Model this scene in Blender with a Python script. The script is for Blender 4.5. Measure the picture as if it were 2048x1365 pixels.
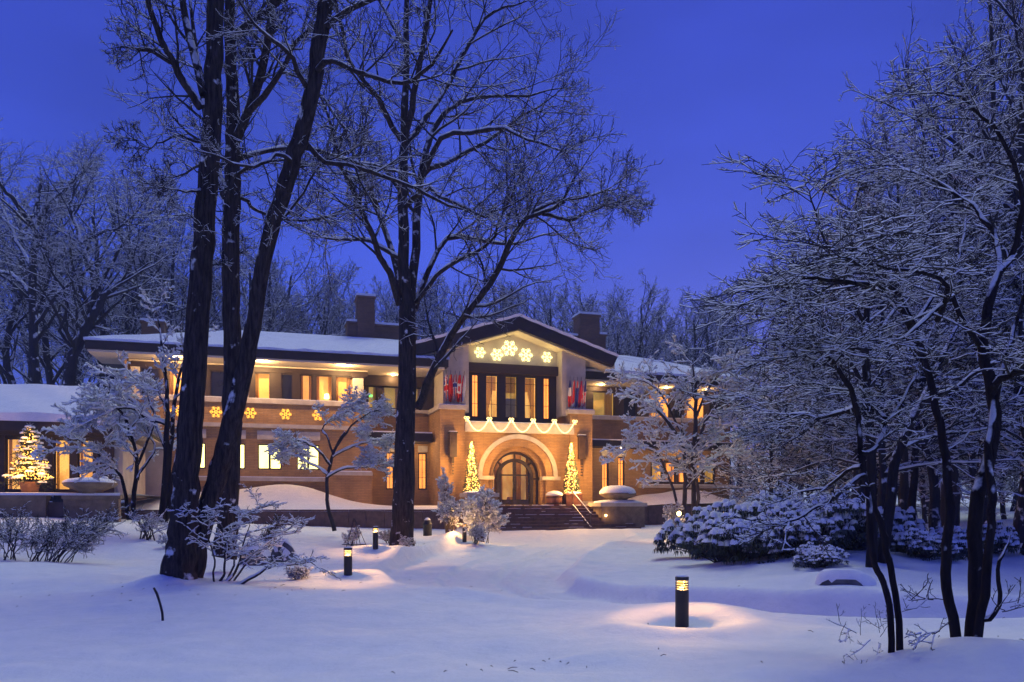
import bpy, bmesh, math, random
import numpy as np
from mathutils import Vector, Matrix

PI = math.pi
R_ = math.radians
sc = bpy.context.scene
for o in list(bpy.data.objects):
    bpy.data.objects.remove(o)
COL = sc.collection

# ------------------------------------------------------------------ camera
cam_d = bpy.data.cameras.new('camera')
cam = bpy.data.objects.new('camera', cam_d)
COL.objects.link(cam)
cam.location = (0, 0, 1.5)
cam.rotation_euler = (PI / 2, 0, 0)
cam_d.lens = 28
cam_d.sensor_width = 36
cam_d.shift_y = 328 / 2048
cam_d.clip_end = 2000
sc.camera = cam

# ------------------------------------------------------------------ world (dusk sky) and soft twilight
SUN_EL, SUN_ROT = 58, 14
w = bpy.data.worlds.new('World')
sc.world = w
w.use_nodes = True
nt = w.node_tree
nt.nodes.clear()
N = nt.nodes.new
out = N('ShaderNodeOutputWorld')
bg = N('ShaderNodeBackground')
sky = N('ShaderNodeTexSky')
sky.sky_type = 'NISHITA'
sky.sun_disc = False
sky.sun_elevation = R_(5)
sky.sun_rotation = R_(SUN_ROT)
sky.altitude = 900
tc = N('ShaderNodeTexCoord')
sep = N('ShaderNodeSeparateXYZ')
nt.links.new(tc.outputs['Generated'], sep.inputs[0])
rmp = N('ShaderNodeValToRGB')
rmp.color_ramp.elements[0].position = 0.0
rmp.color_ramp.elements[0].color = (0.72, 1.22, 7.4, 1)
rmp.color_ramp.elements[1].position = 1.0
rmp.color_ramp.elements[1].color = (0.30, 0.48, 4.2, 1)
e = rmp.color_ramp.elements.new(0.30)
e.color = (0.50, 0.98, 7.5, 1)
e = rmp.color_ramp.elements.new(0.52)
e.color = (0.38, 0.68, 5.7, 1)
nt.links.new(sep.outputs[2], rmp.inputs[0])
cl = N('ShaderNodeTexNoise')
cl.inputs['Scale'].default_value = 2.1
cl.inputs['Detail'].default_value = 4
cl.inputs['Roughness'].default_value = 0.45
mp = N('ShaderNodeMapping')
mp.inputs['Scale'].default_value = (1, 1, 2.2)
nt.links.new(tc.outputs['Generated'], mp.inputs[0])
nt.links.new(mp.outputs[0], cl.inputs['Vector'])
mr = N('ShaderNodeMapRange')
mr.inputs[1].default_value = 0.3
mr.inputs[2].default_value = 0.7
mr.inputs[3].default_value = 0.70
mr.inputs[4].default_value = 1.16
nt.links.new(cl.outputs[0], mr.inputs[0])
mul = N('ShaderNodeVectorMath')
mul.operation = 'SCALE'
nt.links.new(rmp.outputs[0], mul.inputs[0])
nt.links.new(mr.outputs[0], mul.inputs['Scale'])
mx = N('ShaderNodeMix')
mx.data_type = 'RGBA'
mx.inputs[0].default_value = 0.06
nt.links.new(mul.outputs[0], mx.inputs[6])
nt.links.new(sky.outputs[0], mx.inputs[7])
nt.links.new(mx.outputs[2], bg.inputs[0])
bg.inputs[1].default_value = 0.11
nt.links.new(bg.outputs[0], out.inputs[0])

sun_d = bpy.data.lights.new('sun', 'SUN')
sun_d.energy = 1.4
sun_d.angle = R_(42)
sun_d.color = (0.90, 1.0, 0.74)
sun = bpy.data.objects.new('sun', sun_d)
COL.objects.link(sun)
sun.rotation_euler = (-R_(90 - SUN_EL), 0, -R_(SUN_ROT))

sc.view_settings.view_transform = 'Standard'
sc.view_settings.look = 'None'
sc.view_settings.exposure = 0
sc.view_settings.gamma = 1
sc.view_settings.use_curve_mapping = False
sc.cycles.use_denoising = True
sc.cycles.max_bounces = 5
sc.cycles.use_adaptive_sampling = True
sc.cycles.adaptive_threshold = 0.04
sc.cycles.volume_bounces = 0
sc.cycles.diffuse_bounces = 2
sc.cycles.glossy_bounces = 2
sc.cycles.transmission_bounces = 4
sc.cycles.transparent_max_bounces = 8
sc.cycles.sample_clamp_indirect = 3
sc.cycles.caustics_reflective = False
sc.cycles.caustics_refractive = False

# ------------------------------------------------------------------ helpers
F, HZ = 1593.0, 1010.0
def at(px, py, d):
    return ((px - 1024) / F * d, d, 1.5 + (HZ - py) / F * d)
YAW = R_(17)
O = np.array([0.35, 43.0, 1.5])
U = np.array([math.cos(YAW), math.sin(YAW), 0])
V = np.array([-math.sin(YAW), math.cos(YAW), 0])
def hw(x, y, z):                       # house-local metres -> world
    p = O + U * x + V * y
    return (float(p[0]), float(p[1]), float(p[2] + z))

def link(o, parent=None):
    COL.objects.link(o)
    if parent is not None:
        o.parent = parent
    return o

def tag(o, label=None, cat=None, group=None, kind=None):
    if label: o['label'] = label
    if cat: o['category'] = cat
    if group: o['group'] = group
    if kind: o['kind'] = kind
    return o

def empty(name, loc=(0, 0, 0), rz=0, label=None, cat=None, group=None):
    o = bpy.data.objects.new(name, None)
    o.empty_display_size = 0.2
    o.location = loc
    o.rotation_euler = (0, 0, rz)
    link(o)
    return tag(o, label, cat, group)

def mesh_np(V_, F_, smooth=False):
    """V_ (n,3), F_ (m,k) one polygon size"""
    me = bpy.data.meshes.new('m')
    V_ = np.ascontiguousarray(V_, dtype=np.float32)
    F_ = np.ascontiguousarray(F_, dtype=np.int32)
    m, k = F_.shape
    me.vertices.add(len(V_))
    me.vertices.foreach_set('co', V_.ravel())
    me.loops.add(m * k)
    me.loops.foreach_set('vertex_index', F_.ravel())
    me.polygons.add(m)
    me.polygons.foreach_set('loop_start', np.arange(0, m * k, k, dtype=np.int32))
    if smooth:
        me.polygons.foreach_set('use_smooth', np.ones(m, dtype=bool))
    me.update(calc_edges=True)
    return me

def obj_me(name, me, mat, parent=None):
    if mat is not None and not me.materials:
        me.materials.append(mat)
    me.name = name
    return link(bpy.data.objects.new(name, me), parent)

class MB:
    def __init__(s):
        s.v, s.f, s.m = [], [], []
    def poly(s, pts, mi=0):
        b = len(s.v)
        s.v += [tuple(p) for p in pts]
        s.f.append(tuple(range(b, b + len(pts))))
        s.m.append(mi)
        return s
    def box(s, x0, x1, y0, y1, z0, z1):
        b = len(s.v)
        s.v += [(x0, y0, z0), (x1, y0, z0), (x1, y1, z0), (x0, y1, z0), (x0, y0, z1), (x1, y0, z1), (x1, y1, z1), (x0, y1, z1)]
        for q in ((0, 3, 2, 1), (4, 5, 6, 7), (0, 1, 5, 4), (1, 2, 6, 5), (2, 3, 7, 6), (3, 0, 4, 7)):
            s.f.append(tuple(b + i for i in q)); s.m.append(0)
        return s
    def prism(s, pts, y0, y1):
        """pts in xz, extruded along y; convex or simple polygons"""
        n = len(pts); b = len(s.v)
        s.v += [(x, y0, z) for x, z in pts] + [(x, y1, z) for x, z in pts]
        s.f.append(tuple(b + i for i in range(n))); s.m.append(0)
        s.f.append(tuple(b + n + i for i in reversed(range(n)))); s.m.append(0)
        for i in range(n):
            j = (i + 1) % n
            s.f.append((b + j, b + i, b + n + i, b + n + j)); s.m.append(0)
        return s
    def lathe(s, prof, c=(0, 0, 0), k=20, caps=True):
        b = len(s.v); n = len(prof)
        for r, z in prof:
            for i in range(k):
                a = 2 * PI * i / k
                s.v.append((c[0] + r * math.cos(a), c[1] + r * math.sin(a), c[2] + z))
        for i in range(n - 1):
            for j in range(k):
                j2 = (j + 1) % k
                s.f.append((b + i * k + j, b + i * k + j2, b + (i + 1) * k + j2, b + (i + 1) * k + j)); s.m.append(0)
        if caps:
            s.f.append(tuple(b + j for j in reversed(range(k)))); s.m.append(0)
            s.f.append(tuple(b + (n - 1) * k + j for j in range(k))); s.m.append(0)
        return s
    def tube(s, pts, r, k=6, close=False):
        pts = [Vector(p) for p in pts]; n = len(pts); b = len(s.v)
        rr = r if isinstance(r, (list, tuple)) else [r] * n
        for i, p in enumerate(pts):
            if close:
                t = pts[(i + 1) % n] - pts[i - 1]
            else:
                t = pts[min(i + 1, n - 1)] - pts[max(i - 1, 0)]
            t.normalize()
            ref = Vector((0, 0, 1)) if abs(t.z) < .9 else Vector((1, 0, 0))
            a = t.cross(ref).normalized(); c = t.cross(a)
            for j in range(k):
                an = 2 * PI * j / k
                s.v.append(tuple(p + (a * math.cos(an) + c * math.sin(an)) * rr[i]))
        for i in range(n if close else n - 1):
            i2 = (i + 1) % n
            for j in range(k):
                j2 = (j + 1) % k
                s.f.append((b + i * k + j, b + i * k + j2, b + i2 * k + j2, b + i2 * k + j)); s.m.append(0)
        if not close:
            s.f.append(tuple(b + j for j in reversed(range(k)))); s.m.append(0)
            s.f.append(tuple(b + (n - 1) * k + j for j in range(k))); s.m.append(0)
        return s
    def build(s, name, mat, parent=None, smooth=False, mats=None):
        me = bpy.data.meshes.new(name)
        me.from_pydata(s.v, [], s.f)
        if mats:
            for m in mats: me.materials.append(m)
            me.polygons.foreach_set('material_index', s.m)
        else:
            me.materials.append(mat)
        if smooth:
            me.polygons.foreach_set('use_smooth', [True] * len(me.polygons))
        me.update()
        return link(bpy.data.objects.new(name, me), parent)

def box(name, x0, x1, y0, y1, z0, z1, mat, parent=None):
    return MB().box(x0, x1, y0, y1, z0, z1).build(name, mat, parent)

def copy_tree(o, parent=None):
    c = o.copy()
    COL.objects.link(c)
    c.parent = parent
    for ch in list(o.children):
        copy_tree(ch, c)
    return c

# ------------------------------------------------------------------ materials
def new_mat(name):
    m = bpy.data.materials.new(name)
    m.use_nodes = True
    nt = m.node_tree
    return m, nt, nt.nodes['Principled BSDF']

def noise_col(nt, scale, c0, c1, lo=.35, hi=.65, detail=4, coord='Object', mscale=None):
    t = nt.nodes.new('ShaderNodeTexCoord')
    n = nt.nodes.new('ShaderNodeTexNoise')
    n.inputs['Scale'].default_value = scale
    n.inputs['Detail'].default_value = detail
    v = t.outputs[coord]
    if mscale:
        mp = nt.nodes.new('ShaderNodeMapping')
        mp.inputs['Scale'].default_value = mscale
        nt.links.new(v, mp.inputs[0]); v = mp.outputs[0]
    nt.links.new(v, n.inputs['Vector'])
    r = nt.nodes.new('ShaderNodeValToRGB')
    r.color_ramp.elements[0].position = lo
    r.color_ramp.elements[0].color = (*c0, 1)
    r.color_ramp.elements[1].position = hi
    r.color_ramp.elements[1].color = (*c1, 1)
    nt.links.new(n.outputs[0], r.inputs[0])
    return n, r

def bump(nt, bs, height, strength=.3, dist=.02):
    b = nt.nodes.new('ShaderNodeBump')
    b.inputs['Strength'].default_value = strength
    b.inputs['Distance'].default_value = dist
    nt.links.new(height, b.inputs['Height'])
    nt.links.new(b.outputs[0], bs.inputs['Normal'])
    return b

def simple(name, c0, c1=None, scale=6, rough=.7, bmp=0, bdist=.02, mscale=None, metal=0):
    m, nt, bs = new_mat(name)
    c1 = c1 or tuple(min(1, x * 1.3) for x in c0)
    n, r = noise_col(nt, scale, c0, c1, mscale=mscale)
    nt.links.new(r.outputs[0], bs.inputs['Base Color'])
    bs.inputs['Roughness'].default_value = rough
    bs.inputs['Metallic'].default_value = metal
    if bmp:
        bump(nt, bs, n.outputs[0], bmp, bdist)
    return m

def emit(name, col, strength):
    m, nt, bs = new_mat(name)
    bs.inputs['Base Color'].default_value = (*[min(.8, c) for c in col], 1)
    bs.inputs['Emission Color'].default_value = (*col, 1)
    bs.inputs['Emission Strength'].default_value = strength
    return m

# snow
def snow_mat(name, bscale=5, bs_=.25, bd=.03):
    m, nt, bs = new_mat(name)
    n, r = noise_col(nt, bscale, (.78, .81, .85), (.87, .88, .90), detail=9)
    n.inputs['Roughness'].default_value = .62
    nt.links.new(r.outputs[0], bs.inputs['Base Color'])
    bs.inputs['Roughness'].default_value = .75
    bs.inputs['Specular IOR Level'].default_value = .25
    bump(nt, bs, n.outputs[0], bs_, bd)
    return m
M_SNOW = snow_mat('snow')
M_SNOWB, _nt, _bs = new_mat('branch_snow')
_bs.inputs['Base Color'].default_value = (.83, .84, .88, 1)
_bs.inputs['Roughness'].default_value = .8
M_GROUND = snow_mat('ground_snow', 2.2, .6, .06)
_nt = M_GROUND.node_tree
_n2 = _nt.nodes.new('ShaderNodeTexNoise'); _n2.inputs['Scale'].default_value = 40
_tc = _nt.nodes.new('ShaderNodeTexCoord'); _nt.links.new(_tc.outputs['Object'], _n2.inputs['Vector'])
_b2 = _nt.nodes.new('ShaderNodeBump'); _b2.inputs['Strength'].default_value = .25; _b2.inputs['Distance'].default_value = .008
_nt.links.new(_n2.outputs[0], _b2.inputs['Height'])
_b1 = [n for n in _nt.nodes if n.type == 'BUMP' and n != _b2][0]
_nt.links.new(_b1.outputs[0], _b2.inputs['Normal'])
_nt.links.new(_b2.outputs[0], _nt.nodes['Principled BSDF'].inputs['Normal'])

# bark, with snow caught where the surface faces up or the noise lets it stick
def bark_mat(name, c0, c1, snow_amt=.6, vs=(9, 9, 1.1)):
    m, nt, bs = new_mat(name)
    n, r = noise_col(nt, 2.2, c0, c1, .35, .7, 8, mscale=vs)
    n.inputs['Roughness'].default_value = .7
    geo = nt.nodes.new('ShaderNodeNewGeometry')
    sp = nt.nodes.new('ShaderNodeSeparateXYZ')
    nt.links.new(geo.outputs['Normal'], sp.inputs[0])
    n2 = nt.nodes.new('ShaderNodeTexNoise'); n2.inputs['Scale'].default_value = 3.5; n2.inputs['Detail'].default_value = 6
    t = nt.nodes.new('ShaderNodeTexCoord'); nt.links.new(t.outputs['Object'], n2.inputs['Vector'])
    ad = nt.nodes.new('ShaderNodeMath'); ad.operation = 'MULTIPLY_ADD'
    nt.links.new(sp.outputs[2], ad.inputs[0]); ad.inputs[1].default_value = .55
    nt.links.new(n2.outputs[0], ad.inputs[2])
    mr = nt.nodes.new('ShaderNodeMapRange')
    mr.inputs[1].default_value = 1.28 - snow_amt; mr.inputs[2].default_value = 1.36 - snow_amt
    nt.links.new(ad.outputs[0], mr.inputs[0])
    mix = nt.nodes.new('ShaderNodeMix'); mix.data_type = 'RGBA'
    nt.links.new(mr.outputs[0], mix.inputs[0])
    nt.links.new(r.outputs[0], mix.inputs[6])
    mix.inputs[7].default_value = (.8, .81, .85, 1)
    nt.links.new(mix.outputs[2], bs.inputs['Base Color'])
    bs.inputs['Roughness'].default_value = .95
    bs.inputs['Specular IOR Level'].default_value = .1
    bump(nt, bs, n.outputs[0], .9, .05)
    return m
M_BARK = bark_mat('bark_dark', (.012, .009, .010), (.095, .072, .066), .635)
M_BARK2 = bark_mat('bark_limb', (.012, .009, .011), (.035, .027, .030), .62)
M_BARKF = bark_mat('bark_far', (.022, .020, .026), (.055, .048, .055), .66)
M_TWIG = simple('twig_bark', (.016, .013, .016), (.04, .032, .034), 3, .95)
M_TWIGW = simple('maple_twig_bark', (.035, .026, .026), (.07, .052, .05), 3, .95)

def brick_mat(name, c1, c2, mortar, scale=1.0):
    m, nt, bs = new_mat(name)
    t = nt.nodes.new('ShaderNodeTexCoord')
    sp = nt.nodes.new('ShaderNodeSeparateXYZ'); nt.links.new(t.outputs['Object'], sp.inputs[0])
    ad = nt.nodes.new('ShaderNodeMath'); ad.operation = 'ADD'
    nt.links.new(sp.outputs[0], ad.inputs[0]); nt.links.new(sp.outputs[1], ad.inputs[1])
    cb = nt.nodes.new('ShaderNodeCombineXYZ')
    nt.links.new(ad.outputs[0], cb.inputs[0]); nt.links.new(sp.outputs[2], cb.inputs[1])
    b = nt.nodes.new('ShaderNodeTexBrick')
    b.inputs['Color1'].default_value = (*c1, 1); b.inputs['Color2'].default_value = (*c2, 1)
    b.inputs['Mortar'].default_value = (*mortar, 1)
    b.inputs['Scale'].default_value = scale
    b.inputs['Brick Width'].default_value = .40; b.inputs['Row Height'].default_value = .085
    b.inputs['Mortar Size'].default_value = .010
    b.inputs['Bias'].default_value = -.1
    nt.links.new(cb.outputs[0], b.inputs['Vector'])
    n, r = noise_col(nt, 1.3, (.72, .72, .72), (1.12, 1.1, 1.08), .3, .7, 6)
    mx = nt.nodes.new('ShaderNodeMix'); mx.data_type = 'RGBA'; mx.blend_type = 'MULTIPLY'
    mx.inputs[0].default_value = 1
    nt.links.new(b.outputs[0], mx.inputs[6]); nt.links.new(r.outputs[0], mx.inputs[7])
    nt.links.new(mx.outputs[2], bs.inputs['Base Color'])
    bs.inputs['Roughness'].default_value = .85
    inv = nt.nodes.new('ShaderNodeMath'); inv.operation = 'SUBTRACT'; inv.inputs[0].default_value = 1
    nt.links.new(b.outputs[1], inv.inputs[1])
    bump(nt, bs, inv.outputs[0], .6, .012)
    return m
M_BRICK = brick_mat('brick_ochre', (.42, .235, .09), (.50, .30, .13), (.27, .18, .10))
M_BRICKD = brick_mat('brick_chimney', (.20, .105, .055), (.25, .135, .07), (.16, .11, .08))
M_CREAM = simple('cream_stone', (.46, .40, .33), (.58, .52, .44), 2.5, .85, .15)
M_STUCCO = simple('cream_stucco', (.44, .39, .33), (.56, .50, .42), 1.6, .9, .2)
M_SOFFIT = simple('cream_soffit', (.50, .45, .36), (.56, .50, .41), 1.0, .8)
M_WOOD = simple('dark_wood', (.016, .009, .009), (.034, .019, .017), 5, .6, .2, mscale=(1, 1, 8))
M_FASCIA = simple('dark_fascia', (.012, .008, .009), (.024, .015, .016), 4, .6)
M_STONE = simple('weathered_stone', (.16, .115, .075), (.27, .20, .135), 3, .9, .4, .03)
M_STEP = simple('wet_step_stone', (.085, .042, .036), (.16, .085, .07), 4, .45, .3)
M_GREYSTONE = simple('grey_boulder', (.07, .075, .085), (.16, .165, .18), 3, .9, .5, .04)
M_METAL = simple('black_metal', (.008, .008, .010), (.014, .013, .016), 8, .45)
M_COPPER = simple('bronze_dark', (.03, .018, .014), (.06, .036, .026), 6, .5, .2)
M_TERRA = simple('terracotta', (.30, .13, .06), (.40, .19, .09), 5, .8, .2)
M_REDPOT = simple('red_brown_tub', (.14, .05, .035), (.22, .085, .06), 5, .8, .2)
M_GREEN = simple('evergreen_leaf', (.014, .026, .016), (.034, .052, .028), 4, .6)
M_RHODO = simple('rhododendron_leaf', (.020, .030, .020), (.045, .058, .034), 4, .55)
M_BROWNLEAF = simple('dead_brown_leaf', (.07, .04, .018), (.16, .095, .04), 5, .9)
M_RAIL = simple('rail_metal', (.10, .09, .09), (.18, .16, .15), 5, .4, metal=.6)

def glass_mat():
    m, nt, bs = new_mat('window_glass')
    nt.nodes.remove(bs)
    o = nt.nodes['Material Output']
    tr = nt.nodes.new('ShaderNodeBsdfTransparent'); tr.inputs[0].default_value = (.93, .94, .93, 1)
    gl = nt.nodes.new('ShaderNodeBsdfGlossy'); gl.inputs['Roughness'].default_value = .03
    fr = nt.nodes.new('ShaderNodeFresnel'); fr.inputs[0].default_value = 1.5
    mx = nt.nodes.new('ShaderNodeMixShader')
    nt.links.new(fr.outputs[0], mx.inputs[0]); nt.links.new(tr.outputs[0], mx.inputs[1]); nt.links.new(gl.outputs[0], mx.inputs[2])
    nt.links.new(mx.outputs[0], o.inputs[0])
    return m
M_GLASS = glass_mat()
M_GLASSD = simple('dark_glass', (.010, .011, .016), (.016, .017, .024), 2, .06)

def room_mat(name, c, s, var=.5):
    """a lit room wall or drawn blind: emission with soft patches of furniture and folds"""
    m, nt, bs = new_mat(name)
    n, r = noise_col(nt, 1.7, tuple(x * var for x in c), c, .3, .62, 2, mscale=(1.6, 1, .7))
    nt.links.new(r.outputs[0], bs.inputs['Emission Color'])
    bs.inputs['Base Color'].default_value = (*c, 1)
    bs.inputs['Emission Strength'].default_value = s
    return m
M_ROOM_W = room_mat('lit_room_warm', (1.0, .46, .10), 1.15, .66)
M_ROOM_D = room_mat('lit_room_dim', (.75, .48, .12), .50, .45)
M_ROOM_B = room_mat('lit_room_bright', (1.0, .88, .32), 3.2, .8)
M_ROOM_G = room_mat('lit_room_hall', (1.0, .62, .18), .8, .35)
M_ROOM_L = room_mat('lit_lobby', (.95, .52, .16), .55, .30)
M_CURT, _nt, _bs = new_mat('curtain_cloth')
_bs.inputs['Base Color'].default_value = (.62, .45, .26, 1)
_bs.inputs['Roughness'].default_value = .9
_bs.inputs['Transmission Weight'].default_value = 0.0
_tr = _nt.nodes.new('ShaderNodeBsdfTranslucent'); _tr.inputs[0].default_value = (.7, .5, .28, 1)
_mx = _nt.nodes.new('ShaderNodeMixShader'); _mx.inputs[0].default_value = .55
_o = _nt.nodes['Material Output']
_nt.links.new(_bs.outputs[0], _mx.inputs[1]); _nt.links.new(_tr.outputs[0], _mx.inputs[2]); _nt.links.new(_mx.outputs[0], _o.inputs[0])
M_BULB = emit('fairy_bulb', (1.0, .46, .09), 12)
M_BULB2 = emit('fairy_bulb_tree', (1.0, .48, .08), 5)
M_ROPE = emit('rope_light', (1.0, .72, .28), 3.0)
M_FLAKE = emit('snowflake_light', (1.0, .86, .40), 2.4)
M_FLAKE2 = emit('snowflake_light_amber', (1.0, .50, .06), 1.9)
M_LAMP, _nt, _bs = new_mat('bollard_diffuser')
_nt.nodes.remove(_bs)
_em = _nt.nodes.new('ShaderNodeEmission'); _em.inputs[0].default_value = (1.0, .50, .07, 1); _em.inputs[1].default_value = 3.4
_tr = _nt.nodes.new('ShaderNodeBsdfTransparent'); _mx = _nt.nodes.new('ShaderNodeMixShader'); _mx.inputs[0].default_value = .5
_nt.links.new(_tr.outputs[0], _mx.inputs[1]); _nt.links.new(_em.outputs[0], _mx.inputs[2]); _nt.links.new(_mx.outputs[0], _nt.nodes['Material Output'].inputs[0])
M_GLOBE = emit('path_lamp', (1.0, .60, .20), 22)
M_DOWN = emit('downlight', (1.0, .78, .42), 14)
M_GREENLIT = emit('exit_sign_lit', (.25, 1.0, .2), 2.0)

def lamp(name, loc, energy, col=(1, .62, .26), radius=.1, parent=None, spot=None, rot=None, blend=.6):
    d = bpy.data.lights.new(name, 'SPOT' if spot else 'POINT')
    d.energy = energy
    d.color = col
    d.shadow_soft_size = radius
    if spot:
        d.spot_size = R_(spot); d.spot_blend = blend
    o = bpy.data.objects.new(name, d)
    o.location = loc
    if rot: o.rotation_euler = rot
    link(o, parent)
    return o

# ------------------------------------------------------------------ ground
rng0 = np.random.default_rng(5)
CTRL = np.array([
    (-9, 2, -.1), (0, 2, -.02), (9, 2, .0), (-6, 8, .02), (0, 8, .0), (2.1, 9.8, .0), (6, 6.5, .08), (-5.8, 14.5, .05), (0, 14, .0), (5, 13, .0),
    (-3.3, 15.8, .02), (10, 15, .08), (-11, 18, .24), (-4.1, 23.5, .02), (-2, 30, .10), (2.5, 38.5, .24), (-8, 30, .52), (-15, 25, 1.0), (-20, 24, 1.1),
    (8, 20, .10), (14, 26, .35), (12, 42, .45), (-9, 36, .6), (-20, 34, 1.0), (60, 60, 1.6), (-60, 60, 1.6), (0, 62, 1.2), (-60, 120, 7), (60, 120, 7), (0, 120, 7),
    (-60, 20, 1.2), (60, 20, 1.0), (-60, -10, 0), (60, -10, 0), (0, -20, 0), (0, 220, 16), (-150, 220, 16), (150, 220, 16), (-200, 60, 4), (200, 60, 4),
    (0, 400, 20), (-300, 400, 20), (300, 400, 20), (0, -200, 0), (-300, -100, 0), (300, -100, 0)], dtype=float)
def _ker(d2):
    return np.sqrt(d2 + 9.0)
_d2 = ((CTRL[:, None, :2] - CTRL[None, :, :2]) ** 2).sum(-1)
_W = np.linalg.solve(_ker(_d2) + np.eye(len(CTRL)) * .02, CTRL[:, 2])

# drive: centre line and half width of the ploughed track that swings from the steps to the right foreground
DRIVE = np.array([(20, 9.9), (12, 10.6), (7, 10.9), (4, 11.5), (1.6, 13.0), (-.4, 15.6), (-1.0, 19), (-.6, 24), (.8, 30), (2.2, 36), (2.6, 41)], dtype=float)
DHW = np.array([1.35, 1.3, 1.25, 1.25, 1.4, 1.7, 2.2, 2.6, 2.9, 3.2, 3.2])
def _drive(x, y):
    best = np.full(x.shape, 99.0); lat = np.zeros(x.shape); hwid = np.ones(x.shape)
    for i in range(len(DRIVE) - 1):
        a, b = DRIVE[i], DRIVE[i + 1]
        ab = b - a; L2 = (ab ** 2).sum()
        t = np.clip(((x - a[0]) * ab[0] + (y - a[1]) * ab[1]) / L2, 0, 1)
        dx = x - a[0] - t * ab[0]; dy = y - a[1] - t * ab[1]
        d = np.hypot(dx, dy)
        s = np.sign(ab[0] * dy - ab[1] * dx)
        m = d < best
        best = np.where(m, d, best); lat = np.where(m, d * s, lat)
        hwid = np.where(m, DHW[i] * (1 - t) + DHW[i + 1] * t, hwid)
    return best, lat, hwid

def _vn(x, y, s, seed):
    """smooth value noise"""
    r = np.random.default_rng(seed); T = r.random((64, 64))
    u = x / s + 1000; v = y / s + 1000
    i = np.floor(u).astype(int); j = np.floor(v).astype(int)
    fu = u - i; fv = v - j
    fu = fu * fu * (3 - 2 * fu); fv = fv * fv * (3 - 2 * fv)
    g = lambda a, b: T[a % 64, b % 64]
    return (g(i, j) * (1 - fu) * (1 - fv) + g(i + 1, j) * fu * (1 - fv) + g(i, j + 1) * (1 - fu) * fv + g(i + 1, j + 1) * fu * fv) - .5

MOUNDS = [  # x, y, height, radius
    (-6.3, 14.2, .20, .55), (-5.7, 14.8, .16, .8), (-5.4, 13.6, .05, .6), (-3.3, 15.9, .13, .9), (-3.6, 16.8, .12, 1.0), (-4.2, 24.2, .14, 1.2),
    (-1.7, 30.3, .25, 1.5), (4.2, 14.8, .10, 1.6), (7.0, 15.4, .16, 1.3), (5.65, 13.75, .20, .75), (5.1, 14.2, .12, .9), (2.2, 10.5, .06, .7), (9, 18, .2, 2.2),
    (3.9, 7.2, .10, .8), (4.2, 6.6, .14, .8), (2.4, 6.6, .07, .6), (5.9, 17.6, .22, 1.6), (7.6, 19, .25, 1.8), (-7.0, 18.5, .15, 1.6), (-10, 17, .14, 1.4), (-2.6, 20.2, .12, 1.1), (-1.9, 22, .10, .9)]
def gz(x, y, fine=True):
    x = np.atleast_1d(np.asarray(x, float)); y = np.atleast_1d(np.asarray(y, float))
    z = np.zeros(x.shape)
    for c, wt in zip(CTRL, _W):
        z += wt * _ker((x - c[0]) ** 2 + (y - c[1]) ** 2)
    d, lat, hwid = _drive(x, y)
    e = np.clip((d - hwid) / .20, -1, 1)
    step = .5 + .5 * np.sin(e * PI / 2)
    wgt = np.clip((40 - y) / 6, 0, 1) * np.clip((y - 3) / 3, 0, 1)
    edge = np.exp(-((d - hwid - .25) / .28) ** 2)
    depth = .26 + .06 * np.clip((20 - y) / 8, 0, 1)
    z = z + wgt * (-depth + depth * step + .07 * edge)
    inside = (1 - step) * wgt
    ruts = -np.exp(-((np.abs(lat) - .62) / .13) ** 2) * .035 + np.exp(-((np.abs(lat) - .85) / .10) ** 2) * .016 + .012 * np.exp(-((np.abs(lat) - .40) / .08) ** 2)
    ruts2 = -np.exp(-((np.abs(lat + .35) - .70) / .11) ** 2) * .018
    z = z + inside * (2.2 * ruts + 2.2 * ruts2 + .035 * _vn(x, y, .28, 41) + .05 * _vn(x, y, .7, 42) + .03 * _vn(x * 2, y * 2, .8, 4))
    for mx_, my_, h, r in MOUNDS:
        z = z + h * np.exp(-((x - mx_) ** 2 + (y - my_) ** 2) / (r * r))
    bx, by = 2.05, 9.75             # hollow melted round the near bollard
    rr = np.hypot(x - bx, y - by)
    z = z + .085 * np.exp(-((rr - .85) / .38) ** 2) - .05 * np.exp(-(rr / .35) ** 2)
    pr = np.hypot((x - .38) / .68, (y - 7.25) / .42)
    tr_ = np.clip(1.25 - pr, 0, 1) ; tr_ = tr_ * tr_ * (3 - 2 * tr_)
    z = z - tr_ * (.05 + .05 * _vn(x, y, .16, 31) + .04 * _vn(x, y, .4, 32))
    if fine:
        near = np.clip(1.6 - np.hypot(x, y - 10) / 60, .2, 1)
        z = z + near * (1 - inside * .7) * (.17 * _vn(x, y, 3.1, 1) + .085 * _vn(x, y, 1.1, 2) + .03 * _vn(x, y, .4, 3) + .012 * _vn(x, y, .19, 6))
    return z
def g1(x, y):
    return float(gz(x, y)[0])

def axis(dense0, dense1, step, far0, far1):
    a = list(np.arange(dense0, dense1 + 1e-6, step))
    s, p = step, dense1
    while p < far1:
        s *= 1.22; p += s; a.append(min(p, far1))
    s, p = step, dense0
    pre = []
    while p > far0:
        s *= 1.22; p -= s; pre.append(max(p, far0))
    return np.array(pre[::-1] + a)
gx = axis(-10.5, 10.5, .10, -420, 420)
gy = axis(3.5, 31, .095, -150, 600)
GX, GY = np.meshgrid(gx, gy)
GZ = gz(GX.ravel(), GY.ravel()).reshape(GX.shape)
nx, ny = len(gx), len(gy)
idx = np.arange(nx * ny).reshape(ny, nx)
quads = np.stack([idx[:-1, :-1], idx[:-1, 1:], idx[1:, 1:], idx[1:, :-1]], -1).reshape(-1, 4)
ground = obj_me('snow_ground', mesh_np(np.stack([GX, GY, GZ], -1).reshape(-1, 3), quads, True), M_GROUND)
tag(ground, 'smooth snow covering the ground and the curving drive', kind='structure')

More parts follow.
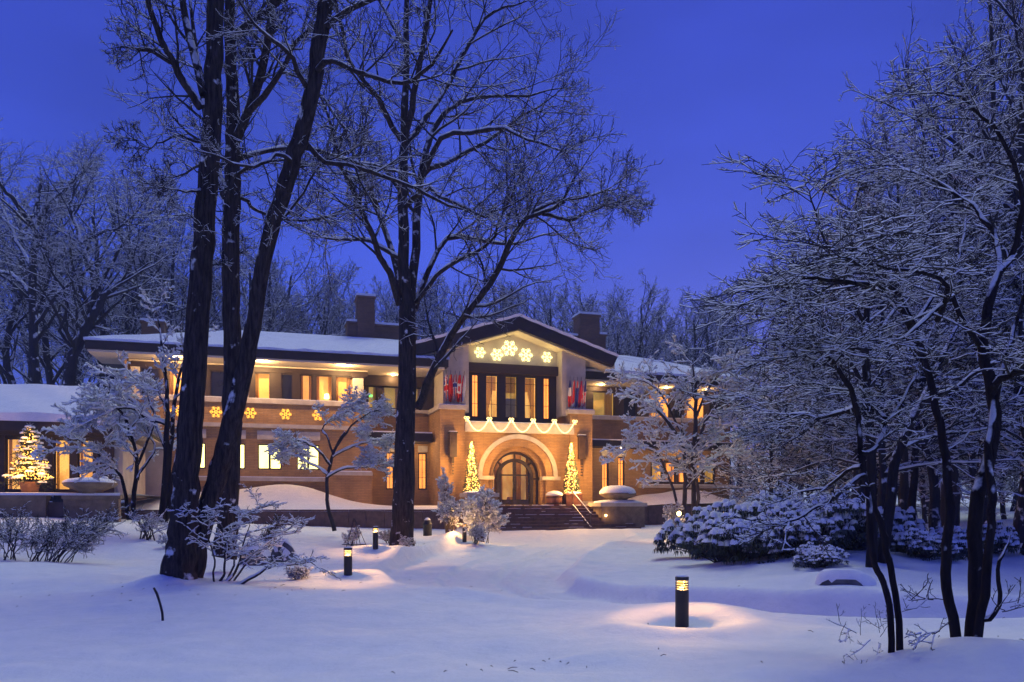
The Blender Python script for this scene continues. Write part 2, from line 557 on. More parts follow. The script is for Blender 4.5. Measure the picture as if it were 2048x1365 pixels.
# ------------------------------------------------------------------ tree growing (numpy, level by level)
def _norm(a):
    return a / np.maximum(np.linalg.norm(a, axis=-1, keepdims=True), 1e-9)

def grow(P, R, rg, m, t0, t1, ang, lr, n, up=.05, wander=.15, rr=.55, rtip=.004, flat=0, fade=.5, Labs=None, rmin=.004, side=0):
    """children for every polyline in P (B,n0,3), R (B,n0)"""
    B, n0, _ = P.shape
    ib = np.repeat(np.arange(B), m)
    K = len(ib)
    k = np.tile(np.arange(m), B)
    t = t0 + (t1 - t0) * (k + rg.random(K)) / m
    f = t * (n0 - 1); i = np.minimum(f.astype(int), n0 - 2); fr = (f - i)[:, None]
    p0 = P[ib, i]; p1 = P[ib, i + 1]
    pos = p0 * (1 - fr) + p1 * fr
    tan = _norm(p1 - p0)
    rad = R[ib, i] * (1 - fr[:, 0]) + R[ib, i + 1] * fr[:, 0]
    plen = np.linalg.norm(np.diff(P, axis=1), axis=-1).sum(1)[ib]
    rnd = rg.normal(size=(K, 3))
    if side:                       # alternate left and right of the parent, kept near horizontal
        s = np.cross(tan, np.array([0, 0, 1.0]))
        s = _norm(s) * np.where(k % 2 == 0, 1, -1)[:, None]
        rnd = s * side + rnd * (1 - side) * .8
    per = rnd - (rnd * tan).sum(-1, keepdims=True) * tan
    per[:, 2] *= (1 - flat)
    per = _norm(per)
    a = np.radians(ang[0] + ang[1] * rg.normal(size=K))[:, None]
    d = _norm(np.cos(a) * tan + np.sin(a) * per)
    L = plen * lr * (1 - fade * (t - t0) / max(t1 - t0, 1e-6)) * (.65 + .7 * rg.random(K))
    if Labs:
        L = np.clip(L, Labs[0], Labs[1])
    s = (L / (n - 1))[:, None]
    Q = np.empty((K, n, 3)); Q[:, 0] = pos
    for j in range(1, n):
        d = d + rg.normal(size=(K, 3)) * wander
        d[:, 2] += up
        d[:, 2] *= (1 - flat * .35)
        d = _norm(d)
        Q[:, j] = Q[:, j - 1] + d * s
    r0 = np.clip(rad * rr, rmin, None)
    tt = np.linspace(0, 1, n)[None]
    RQ = r0[:, None] * (1 - tt) + np.minimum(rtip, r0)[:, None] * tt
    return Q, RQ

def tubes(P, R, k):
    B, n, _ = P.shape
    T = np.empty_like(P)
    T[:, 1:-1] = P[:, 2:] - P[:, :-2]; T[:, 0] = P[:, 1] - P[:, 0]; T[:, -1] = P[:, -1] - P[:, -2]
    T = _norm(T)
    mean = _norm(P[:, -1] - P[:, 0])
    ref = np.where(np.abs(mean[:, 2:3]) > .8, np.array([[1.0, .1, 0]]), np.array([[0, 0, 1.0]]))[:, None, :]
    A = _norm(np.cross(T, np.broadcast_to(ref, T.shape))); C = np.cross(T, A)
    an = np.arange(k) * 2 * PI / k
    ring = P[:, :, None, :] + R[:, :, None, None] * (A[:, :, None, :] * np.cos(an)[None, None, :, None] + C[:, :, None, :] * np.sin(an)[None, None, :, None])
    return _grid(ring)

def _grid(ring, keep=None):
    B, n, k, _ = ring.shape
    ix = np.arange(B * n * k).reshape(B, n, k)
    q = np.stack([ix[:, :-1], np.roll(ix, -1, 2)[:, :-1], np.roll(ix, -1, 2)[:, 1:], ix[:, 1:]], -1)
    if keep is not None:
        q = q[keep]
    return ring.reshape(-1, 3), q.reshape(-1, 4)

def snow_on(P, R, rg, s0=.012, hf=1.0, gap=.12, mx_=.09):
    """a ridge of snow lying along the upper side of every branch"""
    B, n, _ = P.shape
    T = np.empty_like(P)
    T[:, 1:-1] = P[:, 2:] - P[:, :-2]; T[:, 0] = P[:, 1] - P[:, 0]; T[:, -1] = P[:, -1] - P[:, -2]
    T = _norm(T)
    hz = np.sqrt(np.clip(1 - T[..., 2] ** 2, 0, 1))
    am = np.clip((hz - .35) / .45, 0, 1) * (.55 + .75 * rg.random((B, n)))
    am *= (rg.random((B, 1)) > gap)
    S = _norm(np.cross(T, np.array([0, 0, 1.0])) + 1e-6)
    w = np.minimum(R * .95 + s0, mx_) * am
    h = np.minimum(R * .9 + s0 * 1.6, mx_ * 1.4) * hf * am
    c = P + np.array([0, 0, 1.0]) * (R * .35)[..., None]
    up = np.array([0, 0, 1.0])
    ring = np.stack([c - S * w[..., None], c + up * (h + R * .5)[..., None], c + S * w[..., None]], 2)
    keep = (w[:, :-1] + w[:, 1:]) > .006
    return _grid(ring, keep)

def joined(parts):
    vs, fs, b = [], [], 0
    for v, f in parts:
        vs.append(v); fs.append(f + b); b += len(v)
    return np.concatenate(vs), np.concatenate(fs)

def poly_limb(pts, n, rg=None, jit=0.0):
    """resample a hand-placed limb [(x,y,z,r)...] with a smooth spline into n points"""
    a = np.array(pts, float)
    m = len(a)
    ts = np.linspace(0, m - 1, n)
    out_ = np.empty((n, 4))
    for q, t in enumerate(ts):
        i = min(int(t), m - 2); u = t - i
        p0 = a[max(i - 1, 0)]; p1 = a[i]; p2 = a[i + 1]; p3 = a[min(i + 2, m - 1)]
        out_[q] = .5 * ((2 * p1) + (-p0 + p2) * u + (2 * p0 - 5 * p1 + 4 * p2 - p3) * u * u + (-p0 + 3 * p1 - 3 * p2 + p3) * u ** 3)
    if jit and rg is not None:
        out_[1:-1, :3] += rg.normal(size=(n - 2, 3)) * jit
    out_[:, 3] = np.maximum(out_[:, 3], .004)
    return out_[None, :, :3], out_[None, :, 3]

def bark_trunk(P, R, k, rg, amp=.05):
    """a thick trunk with furrowed, uneven section"""
    V_, F_ = tubes(P, R, k)
    n = P.shape[1]
    ring = V_.reshape(n, k, 3)
    c = P[0][:, None, :]
    fur = rg.normal(size=(1, k)) * .55
    ff = np.zeros((n, k))
    cur = fur[0]
    for i in range(n):
        cur = cur * .90 + rg.normal(size=k) * .26
        ff[i] = cur
    ring = c + (ring - c) * (1 + amp * ff)[..., None]
    return ring.reshape(-1, 3), F_

def plant(name, loc, trunk_parts, twig_sets, rg, label, cat, group=None, snow=(.012, 1, .12, .09), m_trunk=None, m_twig=None, kt=3, crown='crown', trunk='trunk', snow_extra=()):
    """thing > trunk, crown, snow_cover. everything in world metres relative to loc"""
    t = empty(name, loc, 0, label, cat, group)
    if trunk_parts:
        v, f = joined(trunk_parts)
        obj_me(trunk, mesh_np(v, f, True), m_trunk or M_BARK2, t)
    tw = [tubes(P, R, kt if R[:, 0].mean() < .03 else 5) for P, R in twig_sets]
    if tw:
        v, f = joined(tw)
        obj_me(crown, mesh_np(v, f, False), m_twig or M_TWIG, t)['kind'] = 'stuff'
    sn = [snow_on(P, R, rg, *snow) for P, R in list(twig_sets) + list(snow_extra)]
    if sn:
        v, f = joined(sn)
        obj_me('snow_cover', mesh_np(v, f, True), M_SNOWB, t)['kind'] = 'stuff'
    return t

# ------------------------------------------------------------------ the mansion
HOUSE = empty('mansion', tuple(O), YAW, 'two-storey ochre brick mansion with low snowy roofs, gabled entrance and lit windows', 'house')

def wall_open(x0, x1, z0, z1, y, holes, depth=.28):
    """front sheet at y with rectangular holes and reveals going into +y"""
    xs = sorted({x0, x1, *[h[0] for h in holes], *[h[1] for h in holes]})
    zs = sorted({z0, z1, *[h[2] for h in holes], *[h[3] for h in holes]})
    m = MB()
    for i in range(len(xs) - 1):
        for j in range(len(zs) - 1):
            cx, cz = (xs[i] + xs[i + 1]) / 2, (zs[j] + zs[j + 1]) / 2
            if any(h[0] < cx < h[1] and h[2] < cz < h[3] for h in holes):
                continue
            m.poly([(xs[i], y, zs[j]), (xs[i + 1], y, zs[j]), (xs[i + 1], y, zs[j + 1]), (xs[i], y, zs[j + 1])])
    for a, b, c, d in holes:
        m.poly([(a, y, c), (a, y, d), (a, y + depth, d), (a, y + depth, c)])
        m.poly([(b, y, c), (b, y + depth, c), (b, y + depth, d), (b, y, d)])
        m.poly([(a, y, d), (b, y, d), (b, y + depth, d), (a, y + depth, d)])
        m.poly([(a, y, c), (a, y + depth, c), (b, y + depth, c), (b, y, c)])
    return m

def curtain(x0, x1, z0, z1, y, parent, amp=.03):
    n = max(8, int((x1 - x0) / .045)); m = MB(); pts = []
    for i in range(n + 1):
        x = x0 + (x1 - x0) * i / n
        pts.append((x, y + amp * math.sin(i * 1.9) + amp * .4 * math.sin(i * .7 + x)))
    for i in range(n):
        (a, ya), (b, yb) = pts[i], pts[i + 1]
        m.poly([(a, ya, z0), (b, yb, z0), (b, yb, z1), (a, ya, z1)])
    return m.build('curtain', M_CURT, parent, True)

def window(x0, x1, z0, z1, y, lights=2, room=None, parent=None, fr=.07, mull=.07, curt=None, depth=.55, muntin=0):
    """a framed window; frame front at y, glass just behind, lit room wall further in"""
    parent = parent or HOUSE
    m = MB()
    m.box(x0, x0 + fr, y, y + .10, z0, z1).box(x1 - fr, x1, y, y + .10, z0, z1)
    m.box(x0 + fr, x1 - fr, y + .003, y + .10, z0, z0 + fr).box(x0 + fr, x1 - fr, y + .003, y + .10, z1 - fr, z1)
    f = m.build('window', M_WOOD, parent)
    wi = x1 - x0 - 2 * fr
    lw = (wi - (lights - 1) * mull) / lights
    for i in range(lights):
        a = x0 + fr + i * (lw + mull)
        if i:
            box('mullion', a - mull, a, y + .006, y + .09, z0 + fr, z1 - fr, M_WOOD, f)
        if room is not None:
            MB().poly([(a, y + .05, z0 + fr), (a + lw, y + .05, z0 + fr), (a + lw, y + .05, z1 - fr), (a, y + .05, z1 - fr)]).build('pane', M_GLASS, f)
        else:
            MB().poly([(a, y + .05, z0 + fr), (a + lw, y + .05, z0 + fr), (a + lw, y + .05, z1 - fr), (a, y + .05, z1 - fr)]).build('pane', M_GLASSD, f)
        if muntin:
            b = MB()
            b.box(a + lw * .5 - .012, a + lw * .5 + .012, y + .035, y + .065, z0 + fr, z1 - fr)
            zt = z1 - fr - (z1 - z0) * .16
            b.box(a, a + lw, y + .034, y + .066, zt - .012, zt + .012)
            b.box(a, a + lw, y + .034, y + .066, z0 + fr + (z1 - z0) * .3 - .01, z0 + fr + (z1 - z0) * .3 + .01)
            b.build('glazing_bar', M_WOOD, f)
    if room is not None:
        yb = y + depth
        rm = MB()
        rm.poly([(x0 - .1, yb, z0 - .1), (x1 + .1, yb, z0 - .1), (x1 + .1, yb, z1 + .1), (x0 - .1, yb, z1 + .1)])
        rm.poly([(x0 - .1, y + .1, z0 - .1), (x0 - .1, yb, z0 - .1), (x0 - .1, yb, z1 + .1), (x0 - .1, y + .1, z1 + .1)])
        rm.poly([(x1 + .1, y + .1, z0 - .1), (x1 + .1, yb, z0 - .1), (x1 + .1, yb, z1 + .1), (x1 + .1, y + .1, z1 + .1)])
        rm.build('lit_room', room, f)
        for c in (curt or []):
            curtain(x0 + fr + wi * c[0], x0 + fr + wi * c[1], z0 + fr * .5, z1 - fr * .5, y + .2, f)
    return f

def hip_roof(name, x0, x1, y0, y1, ze, zr, xr0, xr1, yr, fas=.38, hip_l=True, hip_r=True, snow_t=.16):
    """low hip roof: fascia board + soffit + thick snow"""
    r = MB()
    r.box(x0, x1, y0, y1, ze - fas, ze)
    ro = r.build(name, M_FASCIA, HOUSE)
    def shell(d, ex):
        a = [(x0 - ex, y0 - ex, ze + d), (x1 + ex, y0 - ex, ze + d), (x1 + ex, y1 + ex, ze + d), (x0 - ex, y1 + ex, ze + d)]
        b = [(xr0, yr, zr + d), (xr1, yr, zr + d)]
        return a, b
    m = MB()
    nseg = 40
    a, b = shell(0, .05)
    a2, b2 = shell(snow_t, .05)
    rg = np.random.default_rng(int(abs(x0 * 10)))
    # front slope subdivided so the snow lies unevenly
    cols = []
    xf = [a2[0][0] + (a2[1][0] - a2[0][0]) * i / nseg for i in range(nseg + 1)]
    xrr = [b2[0][0] + (b2[1][0] - b2[0][0]) * i / nseg for i in range(nseg + 1)]
    rows = 6
    G = []
    for i in range(nseg + 1):
        c = [(xf[i], a2[0][1] - .02 + .03 * rg.normal() * 0, ze + .01)]
        for j in range(rows + 1):
            t = j / rows
            x = xf[i] * (1 - t) + xrr[i] * t
            y = a2[0][1] * (1 - t) + yr * t
            z = (ze + snow_t) * (1 - t) + (zr + snow_t) * t + .025 * rg.normal() * (0 < j < rows) + (.02 * rg.normal() if j == 0 else 0)
            c.append((x, y + (.04 if j == 0 else 0), z))
        G.append(c)
    for i in range(nseg):
        for j in range(rows + 1):
            m.poly([G[i][j], G[i + 1][j], G[i + 1][j + 1], G[i][j + 1]])
    m.poly([a2[1], a2[2], b2[1]]); m.poly([a[1], a[2], a2[2], a2[1]])
    m.poly([a2[3], a2[0], b2[0]]); m.poly([a[3], a[0], a2[0], a2[3]])
    m.poly([a2[2], a2[3], b2[0], b2[1]]); m.poly([a[2], a[3], a2[3], a2[2]])
    m.build('roof_snow', M_SNOW, ro, False)
    return ro

# --- entrance block
def arch_pts(r, n=28, cz=1.56, cx=0):
    return [(cx + r * math.cos(PI - PI * i / n), cz + r * math.sin(PI - PI * i / n)) for i in range(n + 1)]
def arch_ring(m, r0, r1, y0, y1, n=28, cz=1.56):
    a, b = arch_pts(r0, n, cz), arch_pts(r1, n, cz)
    for i in range(n):
        m.poly([(a[i][0], y0, a[i][1]), (a[i + 1][0], y0, a[i + 1][1]), (b[i + 1][0], y0, b[i + 1][1]), (b[i][0], y0, b[i][1])])
        m.poly([(b[i][0], y0, b[i][1]), (b[i + 1][0], y0, b[i + 1][1]), (b[i + 1][0], y1, b[i + 1][1]), (b[i][0], y1, b[i][1])])
        m.poly([(a[i][0], y0, a[i][1]), (a[i][0], y1, a[i][1]), (a[i + 1][0], y1, a[i + 1][1]), (a[i + 1][0], y0, a[i + 1][1])])
    for q in (0, n):
        m.poly([(a[q][0], y0, a[q][1]), (b[q][0], y0, b[q][1]), (b[q][0], y1, b[q][1]), (a[q][0], y1, a[q][1])])
    return m
m = MB()
AR = 1.64
pa = arch_pts(AR, 28)
yF = .12
X0, X1, ZT = -2.97, 2.97, 3.88
for i in range(28):
    (xa, za), (xb, zb) = pa[i], pa[i + 1]
    m.poly([(xa, yF, za), (xb, yF, zb), (xb, yF, ZT), (xa, yF, ZT)])
    m.poly([(xa, yF, za), (xa, yF + .5, za), (xb, yF + .5, zb), (xb, yF, zb)])
for s in (-1, 1):
    a, b = (X0, -AR) if s < 0 else (AR, X1)
    m.poly([(a, yF, -.2), (b, yF, -.2), (b, yF, ZT), (a, yF, ZT)])
    xx = s * AR
    m.poly([(xx, yF, -.2), (xx, yF + .5, -.2), (xx, yF + .5, 1.56), (xx, yF, 1.56)])
m.build('entrance_wall', M_BRICK, HOUSE)
for s in (-1, 1):
    a, b = (-4.3, -2.97) if s < 0 else (2.97, 4.3)
    box('wall_pier', a, b, 0, 3.0, -1.6, 5.03, M_BRICK, HOUSE)
    c = box('pier_cap', a - .10, b + .10, -.10, 3.0, 5.033, 5.27, M_CREAM, HOUSE)
    MB().box(a - .06, b + .06, -.06, .35, 5.273, 5.31).build('cap_snow', M_SNOW, c)
    box('plinth', a - .05, b + .05, -.06, .5, -.25, .22, M_CREAM, HOUSE)
    # impost blocks under the arch
    a, b = (-2.42, -1.36) if s < 0 else (1.36, 2.42)
    box('impost', a, b, -.02, .45, 1.36, 1.556, M_CREAM, HOUSE)
    a, b = (-1.638, -1.36) if s < 0 else (1.36, 1.638)
    box('arch_pier', a, b, .32, .75, -.1, 1.36, M_BRICK, HOUSE)
arch_ring(MB(), 2.02, 2.26, -.02, .3, 32).build('archivolt', M_CREAM, HOUSE)
arch_ring(MB(), 1.62, 2.02, .06, .4, 32).build('brick_arch', M_BRICK, HOUSE)
arch_ring(MB(), 1.36, 1.64, .32, .75, 32).build('inner_arch', M_BRICK, HOUSE)
# balcony band
bb = box('balcony_band', -2.968, 3.2, -.06, .5, 3.88, 4.42, M_CREAM, HOUSE)
MB().box(-2.9, 3.1, -.04, .3, 4.423, 4.46).build('ledge_snow', M_SNOW, bb)
box('balcony_floor', -2.96, 2.96, .5, 1.9, 4.2, 4.4, M_CREAM, HOUSE)

# door set back in the arch
yd = .66
dm = MB()
arch_ring(dm, 1.22, 1.37, yd, yd + .12, 28)
dm.box(-1.37, -1.24, yd, yd + .12, 0, 1.557).box(1.24, 1.37, yd, yd + .12, 0, 1.557)
arch_ring(dm, .88, 1.06, yd - .02, yd + .14, 28, 1.48)
dm.box(-1.06, -.88, yd - .02, yd + .14, 0, 1.477).box(.88, 1.06, yd - .02, yd + .14, 0, 1.477)
for a in (40, 90, 140):
    c, s = math.cos(R_(a)), math.sin(R_(a))
    p0 = (1.02 * c, yd + .05, 1.5 + 1.02 * s); p1 = (1.30 * c, yd + .05, 1.55 + 1.30 * s)
    dm.tube([p0, p1], .05, 4)
dm.box(-1.24, -1.06, yd + .01, yd + .1, 1.40, 1.48).box(1.06, 1.24, yd + .01, yd + .1, 1.40, 1.48)
dframe = dm.build('door_frame', M_WOOD, HOUSE)
MB().poly([(x, yd + .06, z) for x, z in arch_pts(1.25, 24)] + [(1.25, yd + .06, .05), (-1.25, yd + .06, .05)][::1]).build('pane', M_GLASS, dframe)
for s in (-1, 1):
    d = MB()
    x0, x1 = (.0, .87) if s > 0 else (-.87, .0)
    d.box(x0, x0 + .10, yd + .075, yd + .12, .02, 2.30 if s < 0 else 2.38)
    d.box(x1 - .10, x1, yd + .075, yd + .12, .02, 2.38 if s < 0 else 2.30)
    d.box(x0 + .1, x1 - .1, yd + .078, yd + .12, .02, .30)
    d.box(x0 + .1, x1 - .1, yd + .078, yd + .12, 1.60, 1.68)
    dl = d.build('door', M_WOOD, HOUSE)
    MB().tube([(s * .13, yd + .02, .85), (s * .13, yd - .03, .9), (s * .13, yd - .03, 1.25), (s * .13, yd + .02, 1.3)], .018, 6).build('handle', M_RAIL, dl)
lb = MB()
lb.poly([(-1.9, 3.0, -.05), (1.9, 3.0, -.05), (1.9, 3.0, 3.1), (-1.9, 3.0, 3.1)])
lobby = lb.build('lobby', M_ROOM_L, HOUSE)
l2 = MB()
l2.box(-1.9, -1.37, .77, 2.95, -.05, 3.1).box(1.37, 1.9, .77, 2.95, -.05, 3.1)
l2.box(-1.37, 1.37, .77, 2.95, -.07, 0).box(-1.37, 1.37, .80, 2.95, 3.02, 3.1)
l2.build('lobby_wall', M_BRICK, lobby)
l3 = MB().box(-.75, -.35, 1.9, 2.2, 0, 3.0).box(.35, .75, 1.9, 2.2, 0, 3.0)
l3.build('lobby_pillar', M_TERRA, lobby)
l4 = MB().lathe([(.2, 0), (.26, .3), (.22, .45)], (0.1, 1.7, 0), 12).build('lobby_plant_pot', M_TERRA, lobby)
lamp('lobby_lamp', (0, 1.5, 2.6), 40, (1, .66, .3), .2, lobby)
box('door_sill', -1.4, 1.4, .2, .66, -.06, .02, M_STONE, HOUSE)

# --- upper storey of the entrance: stucco piers, recessed gable wall and big window
SL = (10.16 - 8.28) / 5.78
def zroof(x, top=10.16):
    return top - SL * abs(x)
for s in (-1, 1):
    pts = [(s * 2.66, 4.95), (s * 4.06, 4.95), (s * 4.06, zroof(4.06) - .66), (s * 2.66, zroof(2.66) - .66)]
    if s < 0: pts = pts[::-1]
    MB().prism(pts[::-1], .4, 7.5).build('stucco_pier', M_STUCCO, HOUSE)
MB().prism([(-2.655, 7.76), (2.655, 7.76), (2.655, zroof(2.655) - .67), (0, zroof(0) - .67), (-2.655, zroof(2.655) - .67)][::-1], 1.2, 1.5).build('gable_wall', M_STUCCO, HOUSE)
hb = box('window_header', -2.74, 2.74, .98, 1.62, 7.26, 7.757, M_WOOD, HOUSE)
bw = [(-2.26, -1.89, .0), (-1.47, -.78, .1), (-.35, .35, .2), (.78, 1.47, .1), (1.89, 2.26, 0)]
holes = [(a, b, 4.84, 7.16) for a, b, _ in bw]
bm_ = wall_open(-2.65, 2.65, 4.4, 7.258, 1.3, holes, .12).build('bay_window', M_WOOD, HOUSE)
for i, (a, b, q) in enumerate(bw):
    room = [M_ROOM_W, M_ROOM_G, M_ROOM_D, M_ROOM_G, M_ROOM_W][i]
    f = window(a, b, 4.84, 7.16, 1.36, 1, room, HOUSE, .035, depth=.7, curt=None, muntin=1)
    if i in (1, 3):
        # swagged curtain: upper valance and tied side drape
        curtain(a + .04, b - .04, 6.35, 7.12, 1.6, f)
        m = MB()
        for k in range(8):
            z0 = 6.35 - k * .19; z1 = z0 - .19
            wd = (b - a) * (.85 - .09 * k) if k < 5 else (b - a) * (.4 + .06 * (k - 5))
            xs = (a + .04, a + .04 + wd * .7) if i == 1 else (b - .04 - wd * .7, b - .04)
            m.poly([(xs[0], 1.58, z1), (xs[1], 1.62, z1), (xs[1], 1.6, z0), (xs[0], 1.57, z0)])
        m.build('curtain', M_CURT, f)
    if i == 2:
        curtain(a + .04, b - .04, 6.25, 7.12, 1.6, f)
        MB().poly([(a, 1.62, 4.9), (b, 1.62, 4.9), (b, 1.62, 5.95), (a, 1.62, 5.95)]).build('blind', M_STUCCO, f)

# gable roof with deep dark bargeboards
rg = np.random.default_rng(3)
for s in (-1, 1):
    xe = 5.78
    t0, t1 = .70, .52
    pts = [(0, 10.16), (s * xe, 10.16 - SL * xe), (s * (xe - .25), 10.16 - SL * xe - t1), (0, 10.16 - t0)]
    if s > 0: pts = pts[::-1]
    g = MB().prism(pts, -.10, .14).build('bargeboard', M_FASCIA, HOUSE)
    sl = [(0, 10.10), (s * xe, 10.10 - SL * xe), (s * xe, 9.94 - SL * xe), (0, 9.94)]
    if s > 0: sl = sl[::-1]
    rfo = MB().prism(sl, .142, 11.5).build('gable_roof', M_FASCIA, HOUSE)
    sf = [(0, 9.50), (s * 5.5, 9.50 - SL * 5.5), (s * 5.5, 9.44 - SL * 5.5), (0, 9.44)]
    if s > 0: sf = sf[::-1]
    MB().prism(sf, .145, 3.4).build('soffit', M_SOFFIT, HOUSE)
    eb = box('eave_board', min(s * 5.5, s * 5.72), max(s * 5.5, s * 5.72), .145, 11.4, 9.44 - SL * 5.5 - .02, 10.0 - SL * 5.6, M_SOFFIT, HOUSE)
    sn = MB(); nn = 24
    for i in range(nn):
        for j in range(6):
            def pt(a, b):
                x = s * (xe + .04) * a / nn
                y = -.14 + 11.6 * b / 6
                return (x, y, 10.17 - SL * abs(x) + .15 + .02 * math.sin(a * 1.7 + b))
            q = [pt(i, j), pt(i + 1, j), pt(i + 1, j + 1), pt(i, j + 1)]
            sn.poly(q if s > 0 else q[::-1])
        a, b = pt(i, 0), pt(i + 1, 0)
        sn.poly([(a[0], a[1] + .01, a[2] - .155), (b[0], b[1] + .01, b[2] - .155), b, a])
    e0 = [(s * (xe + .04), -.14 + 11.6 * j / 6) for j in range(7)]
    for j in range(6):
        z = 10.17 - SL * (xe + .04)
        sn.poly([(e0[j][0], e0[j][1], z), (e0[j + 1][0], e0[j + 1][1], z), (e0[j + 1][0], e0[j + 1][1], z + .15), (e0[j][0], e0[j][1], z + .15)])
    sn.build('roof_snow', M_SNOW, rfo, False)

# --- left wing
lwin = [(-17.02, -15.88), (-15.16, -14.02), (-13.42, -12.28), (-11.52, -10.40)]
wall_open(-19.5, -7.95, -1.6, 3.88, 1.0, [(a, b, 1.80, 3.08) for a, b in lwin]).build('ground_floor_wall', M_BRICK, HOUSE)
MB().poly([(-19.5, 1.0, -1.6), (-19.5, 1.0, 7.1), (-19.5, 11, 7.1), (-19.5, 11, -1.6)]).poly([(-7.95, 1.0, -1.6), (-7.95, 3.0, -1.6), (-7.95, 3.0, 3.88), (-7.95, 1.0, 3.88)]).build('side_wall', M_BRICK, HOUSE)
for a, b in lwin:
    window(a, b, 1.80, 3.08, 1.12, 2, M_ROOM_B, HOUSE, .06, .11, depth=.5)
    box('lintel', a - .03, b + .03, .95, 1.2, 3.30, 3.74, M_CREAM, HOUSE)
box('band_course', -19.62, -7.87, .86, 1.3, 3.883, 4.08, M_CREAM, HOUSE)
bal = box('parapet', -19.55, -7.92, .94, 1.3, 4.083, 5.10, M_BRICK, HOUSE)
sc_ = box('parapet_coping', -19.65, -7.85, .84, 1.5, 5.103, 5.33, M_CREAM, HOUSE)
MB().box(-19.6, -7.9, .86, 1.2, 5.333, 5.365).build('ledge_snow', M_SNOW, sc_)
lg = box('base_ledge', -18.9, -10.0, .84, 1.2, 1.20, 1.39, M_CREAM, HOUSE)
MB().box(-18.8, -10.05, .86, 1.0, 1.393, 1.43).build('ledge_snow', M_SNOW, lg)
box('base_block', -9.997, -7.80, .55, 1.3, -1.6, 1.52, M_BRICK, HOUSE)
lg = box('base_ledge', -10.05, -7.75, .50, 1.25, 1.523, 1.70, M_CREAM, HOUSE)
MB().box(-10.0, -7.8, .52, .98, 1.703, 1.76).build('ledge_snow', M_SNOW, lg)
# upper floor: posts and panes along the strip window
up_y = 1.34
box('upper_header', -19.3, -7.9, up_y - .02, 1.75, 6.74, 7.0, M_WOOD, HOUSE)
box('frieze', -19.4, -7.9, up_y + .12, 1.8, 7.003, 7.22, M_STUCCO, HOUSE)
bays = [(-18.9, -18.0, 'd'), (-17.62, -16.84, 'w'), (-16.6, -15.94, 'w'), (-15.7, -14.9, 'd'), (-14.5, -13.85, 'p'), (-13.60, -12.82, 'w'), (-12.3, -11.7, 'd'), (-11.36, -10.74, 'w'), (-10.58, -9.72, 'w'), (-9.60, -8.78, 'w')]
px_ = -19.3
for a, b, k in bays:
    if a > px_ + .01:
        box('post', px_, a, up_y, 1.75, 5.333, 6.737, M_STUCCO if k == 'p' or a < -17.7 else M_WOOD, HOUSE)
    if k == 'w':
        f = window(a, b, 5.36, 6.735, up_y + .05, 1, M_ROOM_W, HOUSE, .06, depth=.6, curt=[(0, .24)] if a < -12 else [(0, .2), (.8, 1)])
    elif k == 'd':
        window(a, b, 5.36, 6.735, up_y + .05, 1, None, HOUSE, .06)
    else:
        box('wall_panel', a, b, up_y + .08, 1.7, 5.333, 6.737, M_STUCCO, HOUSE)
    px_ = b
# lamp on the sill of one room
bl = MB().lathe([(.05, 0), (.13, .02), (.09, .22), (.09, .24)], (-10.0, 1.62, 5.55), 10).build('table_lamp', M_DOWN, HOUSE)
pil = box('pilaster', -8.72, -8.18, .9, 1.7, 5.336, 6.62, M_STUCCO, HOUSE)
MB().box(-8.80, -8.10, .82, 1.8, 6.623, 6.80).build('capital', M_WOOD, pil)
box('soffit', -20.9, -4.1, -.16, 3.2, 7.10, 7.20, M_SOFFIT, HOUSE)
hip_roof('left_roof', -21.0, -3.9, -.20, 11.8, 7.60, 9.62, -14.2, -3.9, 5.8, snow_t=.13)

# --- recess between left wing and entrance
nar = [(-6.72, -6.26), (-4.92, -4.42)]
wall_open(-7.95, -4.3, -1.6, 5.1, 3.0, [(a, b, .86, 2.92) for a, b in nar]).build('recess_wall', M_BRICK, HOUSE)
for a, b in nar:
    window(a, b, .86, 2.92, 3.08, 1, M_ROOM_W, HOUSE, .07, depth=.5, muntin=1)
    box('lintel', a - .02, b + .02, 2.95, 3.2, 2.95, 3.3, M_CREAM, HOUSE)
cp = MB().prism([(-8.15, 3.40), (-4.42, 3.40), (-4.42, 3.86), (-8.15, 3.86)][::-1], 1.35, 2.99).build('canopy', M_FASCIA, HOUSE)
MB().box(-8.15, -4.45, 1.35, 2.98, 3.863, 3.93).build('canopy_snow', M_SNOW, cp)
lg = box('parapet_coping', -7.84, -4.3, 2.75, 3.3, 5.103, 5.28, M_CREAM, HOUSE)
box('upper_header', -7.9, -4.1, 2.7, 3.1, 6.52, 7.08, M_WOOD, HOUSE)
px_ = -7.9
for a, b, rm_ in [(-7.75, -7.25, M_ROOM_D), (-7.0, -5.9, M_ROOM_D), (-5.6, -4.7, M_ROOM_D)]:
    box('post', px_, a, 2.8, 3.2, 5.283, 6.517, M_WOOD, HOUSE)
    f = window(a, b, 5.29, 6.517, 2.85, 1, rm_, HOUSE, .06, depth=.9, curt=[(.0, .15), (.75, 1)])
    px_ = b
box('post', px_, -4.1, 2.8, 3.2, 5.283, 6.517, M_WOOD, HOUSE)
box('exit_sign', -7.62, -7.42, 3.2, 3.24, 5.95, 6.08, M_GREENLIT, HOUSE)

